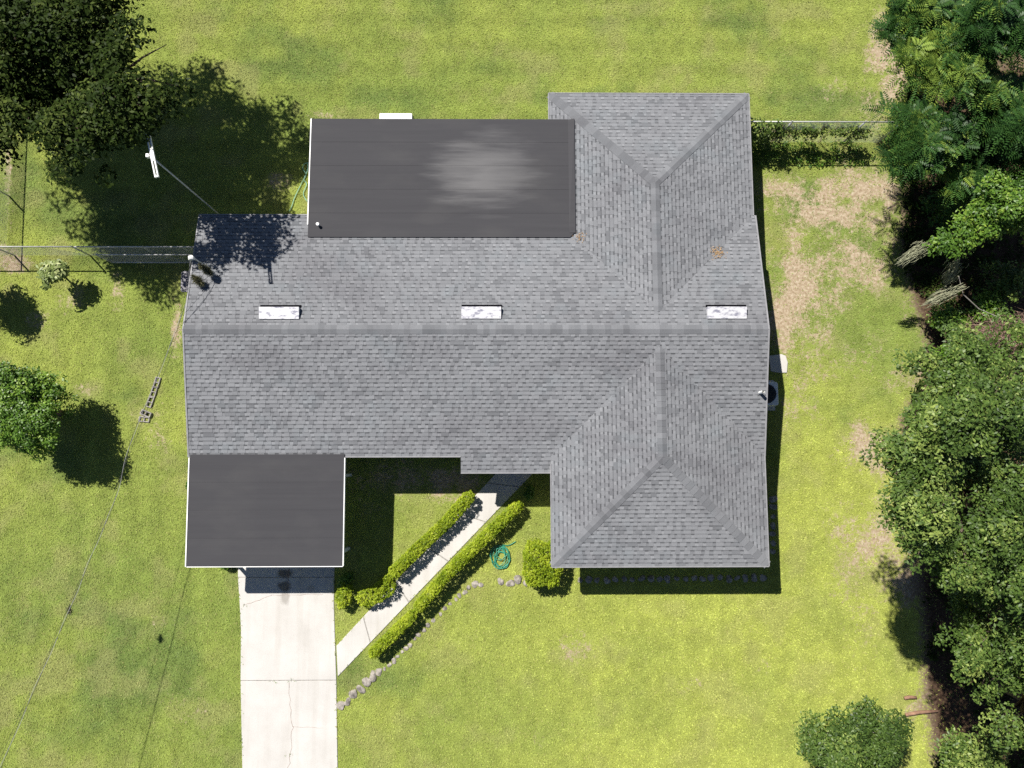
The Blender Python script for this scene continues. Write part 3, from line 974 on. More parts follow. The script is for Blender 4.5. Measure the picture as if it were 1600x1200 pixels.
litter(1123, 393, 2.85, 110, .13, .11, 'small heap of orange dead leaves caught in the east roof valley')
litter(905, 370, 2.7, 30, .12, .08, 'few dry leaves lying at the inner corner of the flat roof')


# ------------------------------------------------------------------ vegetation
def leaves(centers, radii, per, lsize, flat=0.5, aspect=0.5, tone_c=None, seed=0, shell=0.55, up_bias=0.6):
    """rhombus leaves spread through clumps; returns verts, faces, tone"""
    g = np.random.default_rng(seed)
    nC = len(centers)
    cnt = np.maximum(3, (per * (radii / radii.mean()) ** 2).astype(int))
    idx = np.repeat(np.arange(nC), cnt)
    N = len(idx)
    d = g.normal(size=(N, 3)); d /= np.linalg.norm(d, axis=1)[:, None]
    d[:, 2] = np.where(d[:, 2] < -0.25, -d[:, 2], d[:, 2])
    rr = (shell + (1 - shell) * g.random(N)) * radii[idx]
    P = centers[idx] + d * rr[:, None] * np.array([1, 1, flat + .25])
    nrm = d * (1 - up_bias) + np.array([0, 0, up_bias]) + g.normal(size=(N, 3)) * 0.32
    nrm /= np.linalg.norm(nrm, axis=1)[:, None]
    a = g.normal(size=(N, 3)); a -= nrm * (a * nrm).sum(1)[:, None]; a /= np.linalg.norm(a, axis=1)[:, None]
    b = np.cross(nrm, a)
    L = lsize * g.uniform(.65, 1.3, N); W = L * aspect
    V = np.empty((N, 4, 3))
    V[:, 0] = P - a * (L / 2)[:, None]; V[:, 2] = P + a * (L / 2)[:, None] - nrm * (L * .12)[:, None]
    V[:, 1] = P + b * (W / 2)[:, None]; V[:, 3] = P - b * (W / 2)[:, None]
    tc = tone_c[idx] if tone_c is not None else 0.5
    tone = np.clip(tc + g.normal(0, .14, N), 0, 1)
    return V.reshape(-1, 3), np.arange(N * 4).reshape(-1, 4), tone


def fronds(centers, radii, per, length, seed=0, tone_c=None):
    """compound leaves: a rib with paired leaflets, arching out of each clump"""
    g = np.random.default_rng(seed)
    nC = len(centers); idx = np.repeat(np.arange(nC), per); N = len(idx)
    an = g.uniform(0, 2 * np.pi, N); el = g.uniform(-.15, .75, N)
    d = np.stack([np.cos(an) * np.cos(el), np.sin(an) * np.cos(el), np.sin(el)], 1)
    side = np.stack([-np.sin(an), np.cos(an), np.zeros(N)], 1)
    base = centers[idx] + d * (radii[idx] * g.uniform(.1, .5, N))[:, None]
    L = length * g.uniform(.7, 1.25, N)
    Vs = []; ts = []
    K = 7
    tc = (tone_c[idx] if tone_c is not None else .5) + g.normal(0, .13, N)
    for k in range(K):
        f = (k + .6) / K
        p = base + d * (L * f)[:, None]; p[:, 2] -= L * f * f * .45
        ll = L * .34 * (1 - .75 * abs(f - .4))
        for s in (-1, 1):
            tip = p + side * (s * ll)[:, None] + d * (ll * .45)[:, None]; tip[:, 2] -= ll * .25
            wv = d * (L * .055)[:, None]
            q = np.empty((N, 4, 3))
            midp = (p + tip) / 2
            q[:, 0] = p; q[:, 1] = midp - wv; q[:, 2] = tip; q[:, 3] = midp + wv
            Vs.append(q); ts.append(np.clip(tc + g.normal(0, .1, N), 0, 1))
    V = np.concatenate(Vs); T = np.concatenate(ts)
    return V.reshape(-1, 3), np.arange(len(V) * 4).reshape(-1, 4), T


def clump_field(c, rad, n_lobes, n_clumps, clump_r, seed, low=-0.35, tone_sd=.17, lobe_r=(0.38, 0.62), spread=(.35, .78), core=.6, extra=()):
    """clump centres on the surfaces of lobes that fill an uneven crown"""
    g = np.random.default_rng(seed)
    c = np.array(c, float); rad = np.array(rad, float)
    lob = []
    for i in range(n_lobes):
        d = g.normal(size=3); d /= np.linalg.norm(d)
        if d[2] < low: d[2] = -d[2] * .5
        lob.append((c + d * rad * g.uniform(*spread), rad.min() * g.uniform(*lobe_r)))
    lob.append((c, rad.min() * core))
    lob += [(np.array(e[:3], float), e[3]) for e in extra]
    P = []; Rr = []; T = []
    lt = g.normal(0, tone_sd * .7, len(lob))
    wts = np.array([r * r for _, r in lob]); wts /= wts.sum()
    for k in range(n_clumps):
        i = g.choice(len(lob), p=wts); lc, lr = lob[i]
        d = g.normal(size=3); d /= np.linalg.norm(d)
        if d[2] < -.4: d[2] = -d[2]
        P.append(lc + d * lr * g.uniform(.72, 1.06)); Rr.append(clump_r * g.uniform(.6, 1.35)); T.append(.45 + lt[i] + g.normal(0, tone_sd))
    return np.array(P), np.array(Rr), np.array(T), lob


def trunk_mesh(base, lob, height, r0, mat, parent, seed, extra=()):
    g = random.Random(seed)
    base = Vector(base)
    topc = Vector(np.mean([l[0] for l in lob], 0).tolist())
    fork = Vector((base.x * .7 + topc.x * .3, base.y * .7 + topc.y * .3, height * .38))
    m = MB()
    m.tube([base + Vector((0, 0, -.1)), base.lerp(fork, .35) + Vector((g.uniform(-.05, .05), g.uniform(-.05, .05), 0)), fork], [r0 * 1.25, r0, r0 * .85], 9)
    for lc, lr in lob:
        q = Vector(lc.tolist()); mid_ = fork.lerp(q, .5) + Vector((g.uniform(-.2, .2), g.uniform(-.2, .2), g.uniform(0, .3)))
        m.tube([fork - Vector((0, 0, r0 * .5)), mid_, q], [r0 * .6, r0 * .34, r0 * .12], 6)
        for k in range(5):
            e = q + Vector((g.uniform(-1, 1), g.uniform(-1, 1), g.uniform(-.4, .9))) * lr * .95
            s_ = mid_.lerp(q, g.uniform(.2, 1))
            m.tube([s_, s_.lerp(e, .5) + Vector((0, 0, .08)), e], [r0 * .16, r0 * .09, r0 * .03], 4)
    return m.build('trunk', mat, parent, smooth=True)


def tree(name, label, group, cpx, h, rad, base=None, lobes=9, clumps=170, clump_r=.5, per=70, lsize=.15, mat='forest_leaf', style='leaf', seed=1, r0=.2, bark='bark', cat='tree', world=None, flat=.5, aspect=.5, lobe_r=(0.38, 0.62), low=-0.35, tone_off=0.0, spread=(.35, .78), core=.6, extra=()):
    c = world if world is not None else at(cpx[0], cpx[1], h)
    c = Vector((c[0], c[1], h))
    root = empty(name, (0, 0, 0)); tag(root, label, cat, group)
    # edge-of-wood trees lean out of the shade: the foot stands farther back than the crown
    if base is None and cpx is not None and c.x > 11:
        foot = at(min(cpx[0], 1600), cpx[1], 0); base = (c.x * .35 + foot.x * .65, c.y * .35 + foot.y * .65)
    b = base or (c.x, c.y)
    P, Rr, T, lob = clump_field(c, rad, lobes, clumps, clump_r, seed, low=low, lobe_r=lobe_r, spread=spread, core=core, extra=extra)
    P[:, 2] = np.maximum(P[:, 2], .25)
    T = T + tone_off
    trunk_mesh((b[0], b[1], 0), lob, h + rad[2], r0, M[bark], root, seed)
    if style == 'leaf':
        V, F, tn = leaves(P, Rr, per, lsize, flat, aspect, T, seed + 100)
    else:
        V, F, tn = fronds(P, Rr, per, lsize, seed + 100, T)
    np_mesh('crown', V, F, M[mat], tone=tn, parent=root)
    return root


# big oak behind the house, north-west
tree('oak_tree', 'large dark spreading oak in the back corner beyond the antenna mast', None, None, 5.9, (5.0, 5.1, 2.4), lobes=40, clumps=1150, clump_r=.52, per=90, lsize=.15, mat='oak_leaf', seed=23, r0=.3, world=(-15.9, 13.9), base=(-17.6, 15.6), lobe_r=(.42, .62), low=-.9, spread=(.45, .86), extra=((-11.3, 10.0, 6.5, 1.05), (-11.0, 11.4, 6.4, 1.3), (-12.6, 9.6, 6.0, 1.2), (-10.9, 10.3, 7.0, .8)))
# clipped round tree on the west lawn
rt = at(35, 640, 2.15)
tree('clipped_tree', 'round clipped dark green tree standing alone on the west lawn', None, None, 2.0, (1.5, 1.5, 1.25), lobes=26, clumps=520, clump_r=.30, per=70, lsize=.10, mat='citrus_leaf', seed=5, r0=.11, world=(rt.x, rt.y), lobe_r=(.42, .55), low=-.7)
# cut-off tree at the west edge and the small pale shrub by the fence
q = at(-12, 455, 1.6)
tree('ornamental_tree', 'dark round tree cut by the west edge beside the red mulch', None, None, 1.7, (.95, .95, .9), lobes=9, clumps=130, clump_r=.3, per=60, lsize=.11, mat='oak_leaf', seed=9, r0=.09, world=(q.x - 1.05, q.y + .45), lobe_r=(.42, .55), low=-.7)
q = at(82, 425, .8)
tree('pale_shrub', 'small pale-leaved shrub growing in front of the west chain link fence', None, None, .85, (.68, .62, .5), lobes=8, clumps=60, clump_r=.22, per=13, lsize=.19, mat='pale_leaf', seed=14, r0=.035, world=(q.x, q.y), cat='shrub', aspect=.42)

EASTG = 'trees along the east edge of the yard'
E = [  # label, photo centre, height, radii, base offset, style...
    ('broad oak crown, largest tree of the east wood, reaching farthest over the lawn', (1512, 735), 9.2, (2.05, 2.2, 1.6), 'forest_leaf', 'leaf', 31, .24, 340),
    ('oak crown at the east edge just below the brown dead thicket', (1580, 615), 6.6, (2.1, 1.9, 1.7), 'forest_leaf', 'leaf', 32, .2, 190),
    ('oak crown behind the broadest one, at the east picture edge', (1600, 830), 7.6, (2.2, 2.2, 1.7), 'forest_leaf', 'leaf', 33, .22, 190),
    ('oak crown overhanging the dark shadow on the south-east lawn', (1592, 1000), 6.6, (1.8, 1.9, 1.5), 'forest_leaf', 'leaf', 34, .2, 190),
    ('oak crown filling the gap between the broadest oak and the shaded lawn', (1548, 880), 8.0, (1.5, 1.4, 1.3), 'forest_leaf', 'leaf', 36, .18, 150),
    ('oak crown in the east wood just above the broadest one', (1500, 640), 8.2, (1.5, 1.35, 1.3), 'forest_leaf', 'leaf', 37, .18, 150),
    ('oak crown in the south-east corner above the pale mossy shrub', (1640, 1095), 6.0, (1.9, 1.8, 1.5), 'forest_leaf', 'leaf', 35, .19, 150),
]
for (lb, c, h, rad, mt, stl, sd_, r0, ncl) in E:
    xl = [tuple(at(a_, b_, z_)) + (r_,) for a_, b_, z_, r_ in ((1414, 762, 9.3, .5), (1430, 705, 9.2, .55), (1432, 790, 9.2, .6), (1440, 840, 9.0, .55), (1412, 668, 9.0, .42), (1445, 740, 9.4, .7), (1455, 680, 9.2, .6))] if sd_ == 31 else ()
    tree('oak_tree', lb, EASTG, c, h, rad, lobes=26, clumps=int(ncl * 1.3), clump_r=.33, per=62, lsize=.105, mat=mt, style=stl, seed=sd_, r0=r0 * .8, lobe_r=(.2, .4), low=-.8, spread=(.55, 1.12), core=.25, flat=.08, extra=xl, tone_off={31: .0, 32: .12, 33: .05, 34: -.04, 35: .08, 36: -.08, 37: -.05}[sd_])
tree('young_oak_tree', 'round young oak standing apart at the bottom edge of the lawn', None, (1338, 1165), 3.6, (1.55, 1.5, 1.2), lobes=10, clumps=230, clump_r=.32, per=60, lsize=.10, mat='forest_leaf', seed=41, r0=.12, bark='pale_bark', spread=(.45, .95), lobe_r=(.3, .5), flat=.2)
tree('mossy_shrub', 'pale grey-green mossy shrub in the south-east corner of the yard', None, (1510, 1185), 3.0, (1.25, 1.1, .9), lobes=7, clumps=80, clump_r=.36, per=55, lsize=.12, mat='forest_leaf', seed=42, r0=.09, bark='pale_bark', cat='shrub', tone_off=.22)
FG = 'feathery leaved trees in the north-east corner'
tree('bright_leaved_tree', 'yellow-green crown showing among the darker oaks at the east edge', None, (1590, 655), 8.6, (.9, .8, .5), lobes=6, clumps=60, clump_r=.3, per=45, lsize=.12, mat='bright_leaf', seed=62, r0=.1, flat=.2)
for (lb, c, h, rad, sd_, ncl, off) in (
        ('feathery dark green tree at the east end of the north fence', (1448, 225), 4.3, (1.75, 1.3, 1.1), 51, 130, -.08),
        ('low feathery tree just above the leaning bright green tree', (1508, 268), 3.4, (1.35, .95, .9), 57, 80, -.02),
        ('dark feathery tree in the deep shade north of the bright green one', (1605, 225), 5.2, (1.6, 1.2, 1.0), 56, 90, -.18),
        ('feathery tree at the top of the north-east wood beside bare sand', (1432, 40), 4.0, (1.45, 1.35, 1.2), 52, 110, -.08),
        ('yellowish feathery tree in the middle of the north-east wood', (1478, 110), 5.0, (1.3, 1.1, 1.0), 53, 75, .24),
        ('tall feathery tree in the north-east picture corner', (1560, 35), 5.8, (1.6, 1.5, 1.2), 54, 95, -.15),
        ('feathery tree at the east edge above the bright green branch', (1565, 180), 4.8, (1.5, 1.2, 1.1), 55, 95, -.02)):
    tree('feathery_tree', lb, FG, c, h, rad, lobes=9, clumps=ncl, clump_r=.38, per=13, lsize=.44, mat='fern_leaf', style='frond', seed=sd_, r0=.13, tone_off=off)
tree('bright_leaved_tree', 'bright yellow-green tree leaning out of the east wood over dark shade', None, (1585, 300), 4.6, (1.2, .9, .7), lobes=8, clumps=260, clump_r=.32, per=50, lsize=.12, mat='bright_leaf', seed=61, r0=.14, spread=(.4, 1.0), flat=.2, extra=[tuple(at(px, py, zz)) + (rr,) for px, py, zz, rr in ((1478, 385, 3.9, .36), (1500, 370, 4.0, .45), (1525, 352, 4.2, .5), (1545, 335, 4.3, .55), (1570, 345, 4.2, .5), (1600, 350, 4.2, .6), (1560, 300, 4.7, .6))])
UG = 'understory bushes in the shade of the east wood'
for (lb, c, h, rad, mt, sd_) in (
        ('bright low bush at the lawn edge beside the dead thicket', (1480, 505), .8, (.7, .5, .55), 'bright_leaf', 71),
        ('low green bush just below the west end of the dead thicket', (1500, 560), .9, (.8, .6, .6), 'citrus_leaf', 72),
        ('dark understory bush at the east edge below the bright green tree', (1560, 435), 1.4, (1.2, .9, .8), 'forest_leaf', 73),
        ('dark understory bush in the deep shade beside the feathery trees', (1470, 335), 1.2, (1.1, 1.0, .8), 'fern_leaf', 74),
        ('small dark bush in the shade below the hanging grey moss', (1545, 480), 1.0, (.9, .7, .6), 'citrus_leaf', 75)):
    tree('understory_bush', lb, UG, c, h, rad, lobes=6, clumps=50, clump_r=.28, per=36, lsize=.12, mat=mt, seed=sd_, r0=.04, cat='bush')


# low growth covering the wood floor
g = np.random.default_rng(91)
gx_ = 15.6 + np.abs(g.normal(0, 3.2, 2600)); gy_ = g.uniform(-12, 20, 2600)
mk = (fbm(gx_ * .7, gy_ * .7 + 50, 3) > .43) & (gx_ < 23)
gx_, gy_ = gx_[mk], gy_[mk]
V, F, tn = leaves(np.stack([gx_, gy_, np.full(len(gx_), .12)], 1), np.full(len(gx_), .26), 15, .12, .5, .55, g.normal(.4, .2, len(gx_)), 92, shell=.1)
V[:, 2] = np.maximum(V[:, 2], .01)
o = np_mesh('ground_cover', V, F, M['oak_leaf'], tone=tn); tag(o, 'dark leafy ground cover on the floor of the east wood', 'ground cover', None, 'stuff')


def twigs(name, label, cat, pts, n, spread, length, mat, seed, rad=.008, kind=None):
    g = random.Random(seed); m = MB()
    P = [Vector(p) for p in pts]
    for i in range(n):
        f = g.random() * (len(P) - 1); k = int(f); c = P[k].lerp(P[min(k + 1, len(P) - 1)], f - k)
        c = c + Vector((g.gauss(0, spread[0]), g.gauss(0, spread[1]), abs(g.gauss(0, spread[2]))))
        d = Vector((g.gauss(0, 1), g.gauss(0, .6), g.gauss(0, .45))).normalized() * length * g.uniform(.5, 1.3)
        m.tube([c - d * .5, c + Vector((g.gauss(0, .06), g.gauss(0, .06), .1)), c + d * .5], [rad, rad * .8, rad * .3], 3, caps=False)
    o = m.build(name, M[mat]); tag(o, label, cat, None, kind); return o


twigs('dead_thicket', 'brown tangle of dead vines lying between the east trees', 'dead brush', [at(1498, 535, .6), at(1550, 528, 1.3), at(1615, 520, 1.5)], 900, (.3, .28, .3), 1.1, 'twig', 4)


def strand_moss(px0, py0, px1, py1, h, label, seed):
    a, b = at(px0, py0, h), at(px1, py1, h - .5); m = MB(); g = random.Random(seed)
    for i in range(190):
        f = g.betavariate(1.6, 1.4); c = a.lerp(b, f); wdt = .10 * math.sin(math.pi * min(1, f * .9 + .1)) + .02
        c = c + Vector((g.gauss(0, wdt), g.gauss(0, wdt), g.gauss(0, .08)))
        e = c + (b - a) * g.uniform(.15, .3) + Vector((g.gauss(0, .03), g.gauss(0, .03), -.12))
        m.tube([c, c.lerp(e, .5) + Vector((g.gauss(0, .02), g.gauss(0, .02), 0)), e], [.009, .008, .003], 4, caps=False)
    o = m.build('hanging_moss', M['moss']); tag(o, label, 'moss', 'grey moss hanging from the east trees')


strand_moss(1452, 378, 1412, 406, 3.6, 'upper pale strand of moss hanging below the bright green tree', 1)
strand_moss(1508, 445, 1456, 471, 3.0, 'lower pale strand of moss hanging near the thin bare branch', 2)
strand_moss(1500, 405, 1482, 436, 3.2, 'short grey moss strand between the two longer strands', 3)
m = MB(); m.tube([at(1498, 432, 3.0), at(1505, 460, 2.6), at(1530, 483, 2.2), at(1570, 500, 1.7), at(1600, 505, 1.4)], .016, 5)
o = m.build('bare_branch', M['pale_bark']); tag(o, 'thin pale bare branch curving down below the hanging moss', 'branch')


# hedges and clipped bush
def hedge(name, label, cat, group, pts, width, height, dens, seed, mat='hedge_leaf', lsize=.056, gaps=()):
    g = np.random.default_rng(seed)
    root = empty(name); tag(root, label, cat, group)
    P = np.array(pts, float); seg = np.linalg.norm(np.diff(P, axis=0), axis=1); cum = np.concatenate([[0], np.cumsum(seg)]); L = cum[-1]
    N = int(L * dens)
    s = g.random(N) * L
    x = np.interp(s, cum, P[:, 0]); y = np.interp(s, cum, P[:, 1])
    d = (P[-1] - P[0]) / np.linalg.norm(P[-1] - P[0]); nn = np.array([-d[1], d[0]])
    w = width * (1 + .22 * (fbm(s * 2.2, s * 0 + seed, 3) - .5)) / 2
    h = height * (1 + .2 * (fbm(s * 1.2, s * 0 + seed + 30, 3) - .5))
    end = np.clip(np.minimum(s, L - s) / .14, .55, 1); w *= end; h *= .7 + .3 * end
    u = g.random(N); side = g.uniform(-1, 1, N)
    top = u < .55
    off = np.where(top, side * w, np.sign(side) * w * g.uniform(.88, 1.04, N))
    z = np.where(top, h * (1 - .18 * (np.abs(side)) ** 3) * g.uniform(.86, 1.04, N), h * g.uniform(.06, .95, N))
    inner = u > .9
    off = np.where(inner, side * w * .8, off); z = np.where(inner, h * g.uniform(.15, .8, N), z)
    stray = g.random(N) < .03
    z = z + np.where(stray & top, g.uniform(.03, .14, N), 0); off = off * np.where(stray, g.uniform(1.0, 1.25, N), 1)
    C_ = np.stack([x + nn[0] * off, y + nn[1] * off, z], 1)
    for (gp, gr) in gaps:
        C_ = C_[np.abs(s[:len(C_)] - gp * L) > gr] if False else C_
    tone = np.clip(.5 + .9 * (fbm(C_[:, 0] * 3, C_[:, 1] * 3 + seed, 3) - .5) + g.normal(0, .1, len(C_)), 0, 1)
    V, F, tn = leaves(C_, np.full(len(C_), .062), 9, lsize, .6, .55, tone, seed + 5, shell=.2, up_bias=.5)
    V[:, 2] = np.maximum(V[:, 2], .01)
    np_mesh('foliage', V, F, M[mat], tone=tn, parent=root)
    m = MB(); gg = random.Random(seed)
    for i in range(int(L / .22)):
        ss = (i + .5) * .22
        cx, cy = np.interp(ss, cum, P[:, 0]), np.interp(ss, cum, P[:, 1])
        for k in range(3):
            a = Vector((cx + gg.uniform(-.08, .08), cy + gg.uniform(-.08, .08), 0)); b = a + Vector((gg.uniform(-.2, .2), gg.uniform(-.2, .2), height * .8))
            m.tube([a, a.lerp(b, .5), b], [.014, .01, .004], 4, caps=False)
    m.build('stem', M['bark'], root)
    return root


def line_at(pp, z): return [tuple(at(a, b, z))[:2] for a, b in pp]


hedge('hedge', 'clipped bright green hedge on the carport side of the walk', 'hedge', 'hedges beside the front walk', line_at([(737, 771), (698, 816), (653, 858), (610, 900)], .6), .40, .68, 420, 3)
hedge('hedge', 'straggly end of the carport side hedge, near the driveway', 'hedge', 'hedges beside the front walk', line_at([(614, 908), (588, 930), (558, 941)], .5), .62, .52, 330, 8)
hedge('hedge', 'long bright green hedge on the lawn side of the walk', 'hedge', 'hedges beside the front walk', line_at([(814, 786), (762, 836), (700, 896), (649, 955)], .6), .36, .74, 430, 4)
hedge('hedge', 'lower end of the lawn side hedge, past its small gap', 'hedge', 'hedges beside the front walk', line_at([(648, 959), (612, 994), (578, 1026)], .6), .36, .70, 420, 6)
hedge('clipped_bush', 'square clipped bright green bush at the corner of the front wing', 'bush', None, line_at([(818, 882), (878, 883)], .95), 1.42, 1.05, 1500, 12)
hedge('round_bush', 'small yellow-green bush at the carport corner beside the driveway', 'bush', None, line_at([(526, 930), (547, 934)], .5), .8, .6, 700, 15)
hedge('shade_bush', 'dark green bush in the carport shade beside the driveway', 'bush', None, line_at([(533, 902), (543, 912)], .45), .6, .55, 800, 16, mat='citrus_leaf')
hedge('shade_shrub', 'low shrub in the house shade at the top of the lawn side hedge', 'shrub', None, line_at([(822, 768), (834, 772)], .4), .55, .5, 500, 17, mat='citrus_leaf')
q = at(292, 758, .4)
hedge('corner_shrub', 'small dark shrub peeking out beside the west edge of the carport', 'shrub', None, [(q.x + .25, q.y + .25), (q.x + .25, q.y - .25)], .5, .5, 500, 18, mat='citrus_leaf')
q = at(352, 889, .3)
hedge('drive_shrub', 'low dark shrub at the carport edge left of the driveway', 'shrub', None, [(q.x - .25, q.y + .2), (q.x + .2, q.y + .2)], .4, .4, 500, 19, mat='citrus_leaf')


# ------------------------------------------------------------------ fences
def chainlink(name, label, p, q, h, posts, group='chain link fences', rail='bright_rail', step=.075, wr=.0026):
    root = empty(name); tag(root, label, 'fence', group)
    p = Vector((p[0], p[1], 0)); q = Vector((q[0], q[1], 0)); d = q - p; L = d.length; d /= L
    m = MB(); m.tube([p + Vector((0, 0, h)), q + Vector((0, 0, h))], .026, 8); m.build('top_rail', M[rail], root, smooth=True)
    for f in posts:
        a = p + d * (L * f); m = MB(); m.tube([a, a + Vector((0, 0, h + .03))], .03, 8); m.tube([a + Vector((0, 0, h + .03)), a + Vector((0, 0, h + .07))], [.036, .012], 8)
        m.build('post', M['galvanized'], root, smooth=True)
    m = MB(); n = int(L / step)
    for i in range(n + 1):
        for sgn in (1, -1):
            a = p + d * (i * step); b = a + d * (sgn * h * .9) + Vector((0, 0, h))
            # keep wires inside the panel
            fb = (b - p).dot(d)
            if fb < 0: tt = (i * step) / (h * .9); b = a.lerp(b, tt)
            if fb > L: tt = (L - i * step) / (h * .9); b = a.lerp(b, max(.02, tt))
            m.tube([a + Vector((0, 0, .02)), b - Vector((0, 0, .01))], wr, 3, caps=False)
    o = m.build('wire_mesh', M['galvanized'], root); o['kind'] = 'stuff'
    return root


FH_L = 1.15
a = at(0, 385, FH_L); b = at(113, 386, FH_L)
yl = (a.y + b.y) / 2
chainlink('chain_link_fence', 'low chain link fence running west from the gate to the yard edge', (-22.5, yl), (b.x, yl), FH_L, (0, .22, .55, 1.0))
c = at(302, 384, FH_L)
chainlink('chain_link_fence', 'chain link fence in tree shade between the gate post and the house', (b.x + .08, yl), (-10.35, yl), FH_L, (.45, 1.0))
g0 = at(150, 398, FH_L); g1 = at(297, 398, FH_L)
root = empty('chain_link_gate'); tag(root, 'open chain link gate folded back in front of the shaded fence', 'gate', 'chain link fences')
for (u, v) in (((g0.x, g0.y, FH_L), (g1.x, g0.y, FH_L)), ((g0.x, g0.y, .1), (g1.x, g0.y, .1)), ((g0.x, g0.y, .1), (g0.x, g0.y, FH_L)), ((g1.x, g0.y, .1), (g1.x, g0.y, FH_L))):
    m = MB(); m.tube([u, v], .022, 8); m.build('gate_frame', M['bright_rail'], root, smooth=True)
m = MB(); L = g1.x - g0.x
for i in range(int(L / .075)):
    for sgn in (1, -1):
        x0_ = g0.x + i * .075; x1_ = x0_ + sgn * .95
        f = 1.0
        if x1_ > g1.x: f = (g1.x - x0_) / .95
        if x1_ < g0.x: f = (x0_ - g0.x) / .95
        if f > .03: m.tube([(x0_, g0.y, .1), (x0_ + sgn * .95 * f, g0.y, .1 + 1.05 * f)], .0026, 3, caps=False)
o = m.build('wire_mesh', M['galvanized'], root); o['kind'] = 'stuff'
sp = at(36, 300, 0); xf = sp.x - .524 * FH_L
chainlink('chain_link_fence', 'side chain link fence along the west edge of the back yard', (xf - .15, 19.5), (xf + .15, yl + .04), FH_L, (0, .3, .55, .8))
FH_R = 1.75
a = at(1176, 190, FH_R)
chainlink('chain_link_fence', 'tall chain link fence joining the north wing to the east trees', (8.55, a.y), (at(1410, 192, FH_R).x, a.y), FH_R, (.02, .345, .78, 1.0), step=.09)
# vine growing through that fence
g = np.random.default_rng(77)
root = empty('fence_vine'); tag(root, 'leafy vine climbing the chain link fence beside the north wing', 'vine')
xs = np.concatenate([g.uniform(8.7, 10.5, 230), g.uniform(10.3, 14.0, 190)])
zz = np.where(xs < 10.4, g.uniform(.05, FH_R + .05, len(xs)), g.uniform(.75, 1.35, len(xs)) + .25 * (fbm(xs * 1.2, xs * 0 + 2, 3) - .5))
yy = a.y + g.normal(0, .12, len(xs)) - np.where(xs < 10.4, .12, 0)
V, F, tn = leaves(np.stack([xs, yy, zz], 1), np.full(len(xs), .17), 11, .10, .7, .6, g.normal(.55, .2, len(xs)), 78, shell=.2)
np_mesh('foliage', V, F, M['forest_leaf'], tone=tn, parent=root)
m = MB(); gg = random.Random(5)
for i in range(34):
    x = gg.uniform(8.8, 13.8); p0 = Vector((x, a.y + gg.uniform(-.05, .05), 0)); p1 = Vector((x + gg.uniform(-.4, .4), a.y + gg.uniform(-.08, .08), FH_R * gg.uniform(.6, 1)))
    m.tube([p0, p0.lerp(p1, .5) + Vector((gg.uniform(-.15, .15), 0, 0)), p1], .01, 4, caps=False)
m.build('stem', M['twig'], root)
# low weeds at the fence foot
g = np.random.default_rng(79)
xs = g.uniform(9.4, 14.2, 260); yy = a.y - g.uniform(.0, 1.0, 260)
V, F, tn = leaves(np.stack([xs, yy, np.full(260, .06)], 1), np.full(260, .12), 7, .09, .6, .5, g.normal(.4, .2, 260), 80, shell=.2)
V[:, 2] = np.maximum(V[:, 2], .01)
o = np_mesh('fence_weeds', V, F, M['citrus_leaf'], tone=tn); tag(o, 'low weeds at the foot of the vine-grown fence', 'weeds', None, 'stuff')

# ------------------------------------------------------------------ antenna mast and cables
root = empty('antenna_mast', (0, 0, 0)); tag(root, 'tall thin mast with a white slotted crossbar beside the back corner', 'antenna mast')
mx_, my_ = -10.36, 8.83
m = MB(); m.tube([(mx_, my_, -.1), (mx_, my_, 6.85)], .022, 10); m.build('mast', M['galvanized'], root, smooth=True)
A = at(231.5, 210, 6.95); B = at(245.5, 277, 6.95)
dv = (B - A).normalized(); sdv = Vector((-dv.y, dv.x, 0))
m = MB()
for s in (-1, 1): m.beam(A + sdv * (.041 * s), B + sdv * (.041 * s), .034, .07)
m.build('crossbar', M['white_paint'], root)
for (f0, f1) in ((0, .03), (.33, .62), (.96, 1)):
    m = MB(); m.beam(A.lerp(B, f0) + Vector((0, 0, .004)), A.lerp(B, f1) + Vector((0, 0, .004)), .048, .06); m.build('spacer', M['white_paint'], root)
c = A.lerp(B, .5); e = at(230, 243, 6.95)
m = MB(); m.box(e.x - .03, e.y - .05, 6.86, e.x + .05, e.y + .05, 6.98); m.beam(Vector((e.x, e.y, 6.92)), c, .03, .03)
m.beam(Vector((mx_, my_, 6.84)), Vector((c.x, c.y, 6.9)), .05, .04); m.build('bracket', M['pvc'], root)

# overhead service cable: two strands twisted along a slack line
W = [at(297, 404, 3.93), at(291, 470, 3.55), at(246, 590, 3.05), at(205, 690, 2.94), at(180, 780, 2.98), at(144, 866, 3.16), at(109, 952, 3.4), at(60, 1063, 3.7), at(3, 1195, 4.05), at(-120, 1480, 4.9)]


def smooth_line(P, n):
    P = [P[0] * 2 - P[1]] + P + [P[-1] * 2 - P[-2]]; out = []
    for i in range(1, len(P) - 2):
        for k in range(n):
            t_ = k / n; a, b, c, d = P[i - 1], P[i], P[i + 1], P[i + 2]
            out.append(.5 * ((2 * b) + (c - a) * t_ + (2 * a - 5 * b + 4 * c - d) * t_ ** 2 + (3 * b - a - 3 * c + d) * t_ ** 3))
    out.append(P[-2]); return out


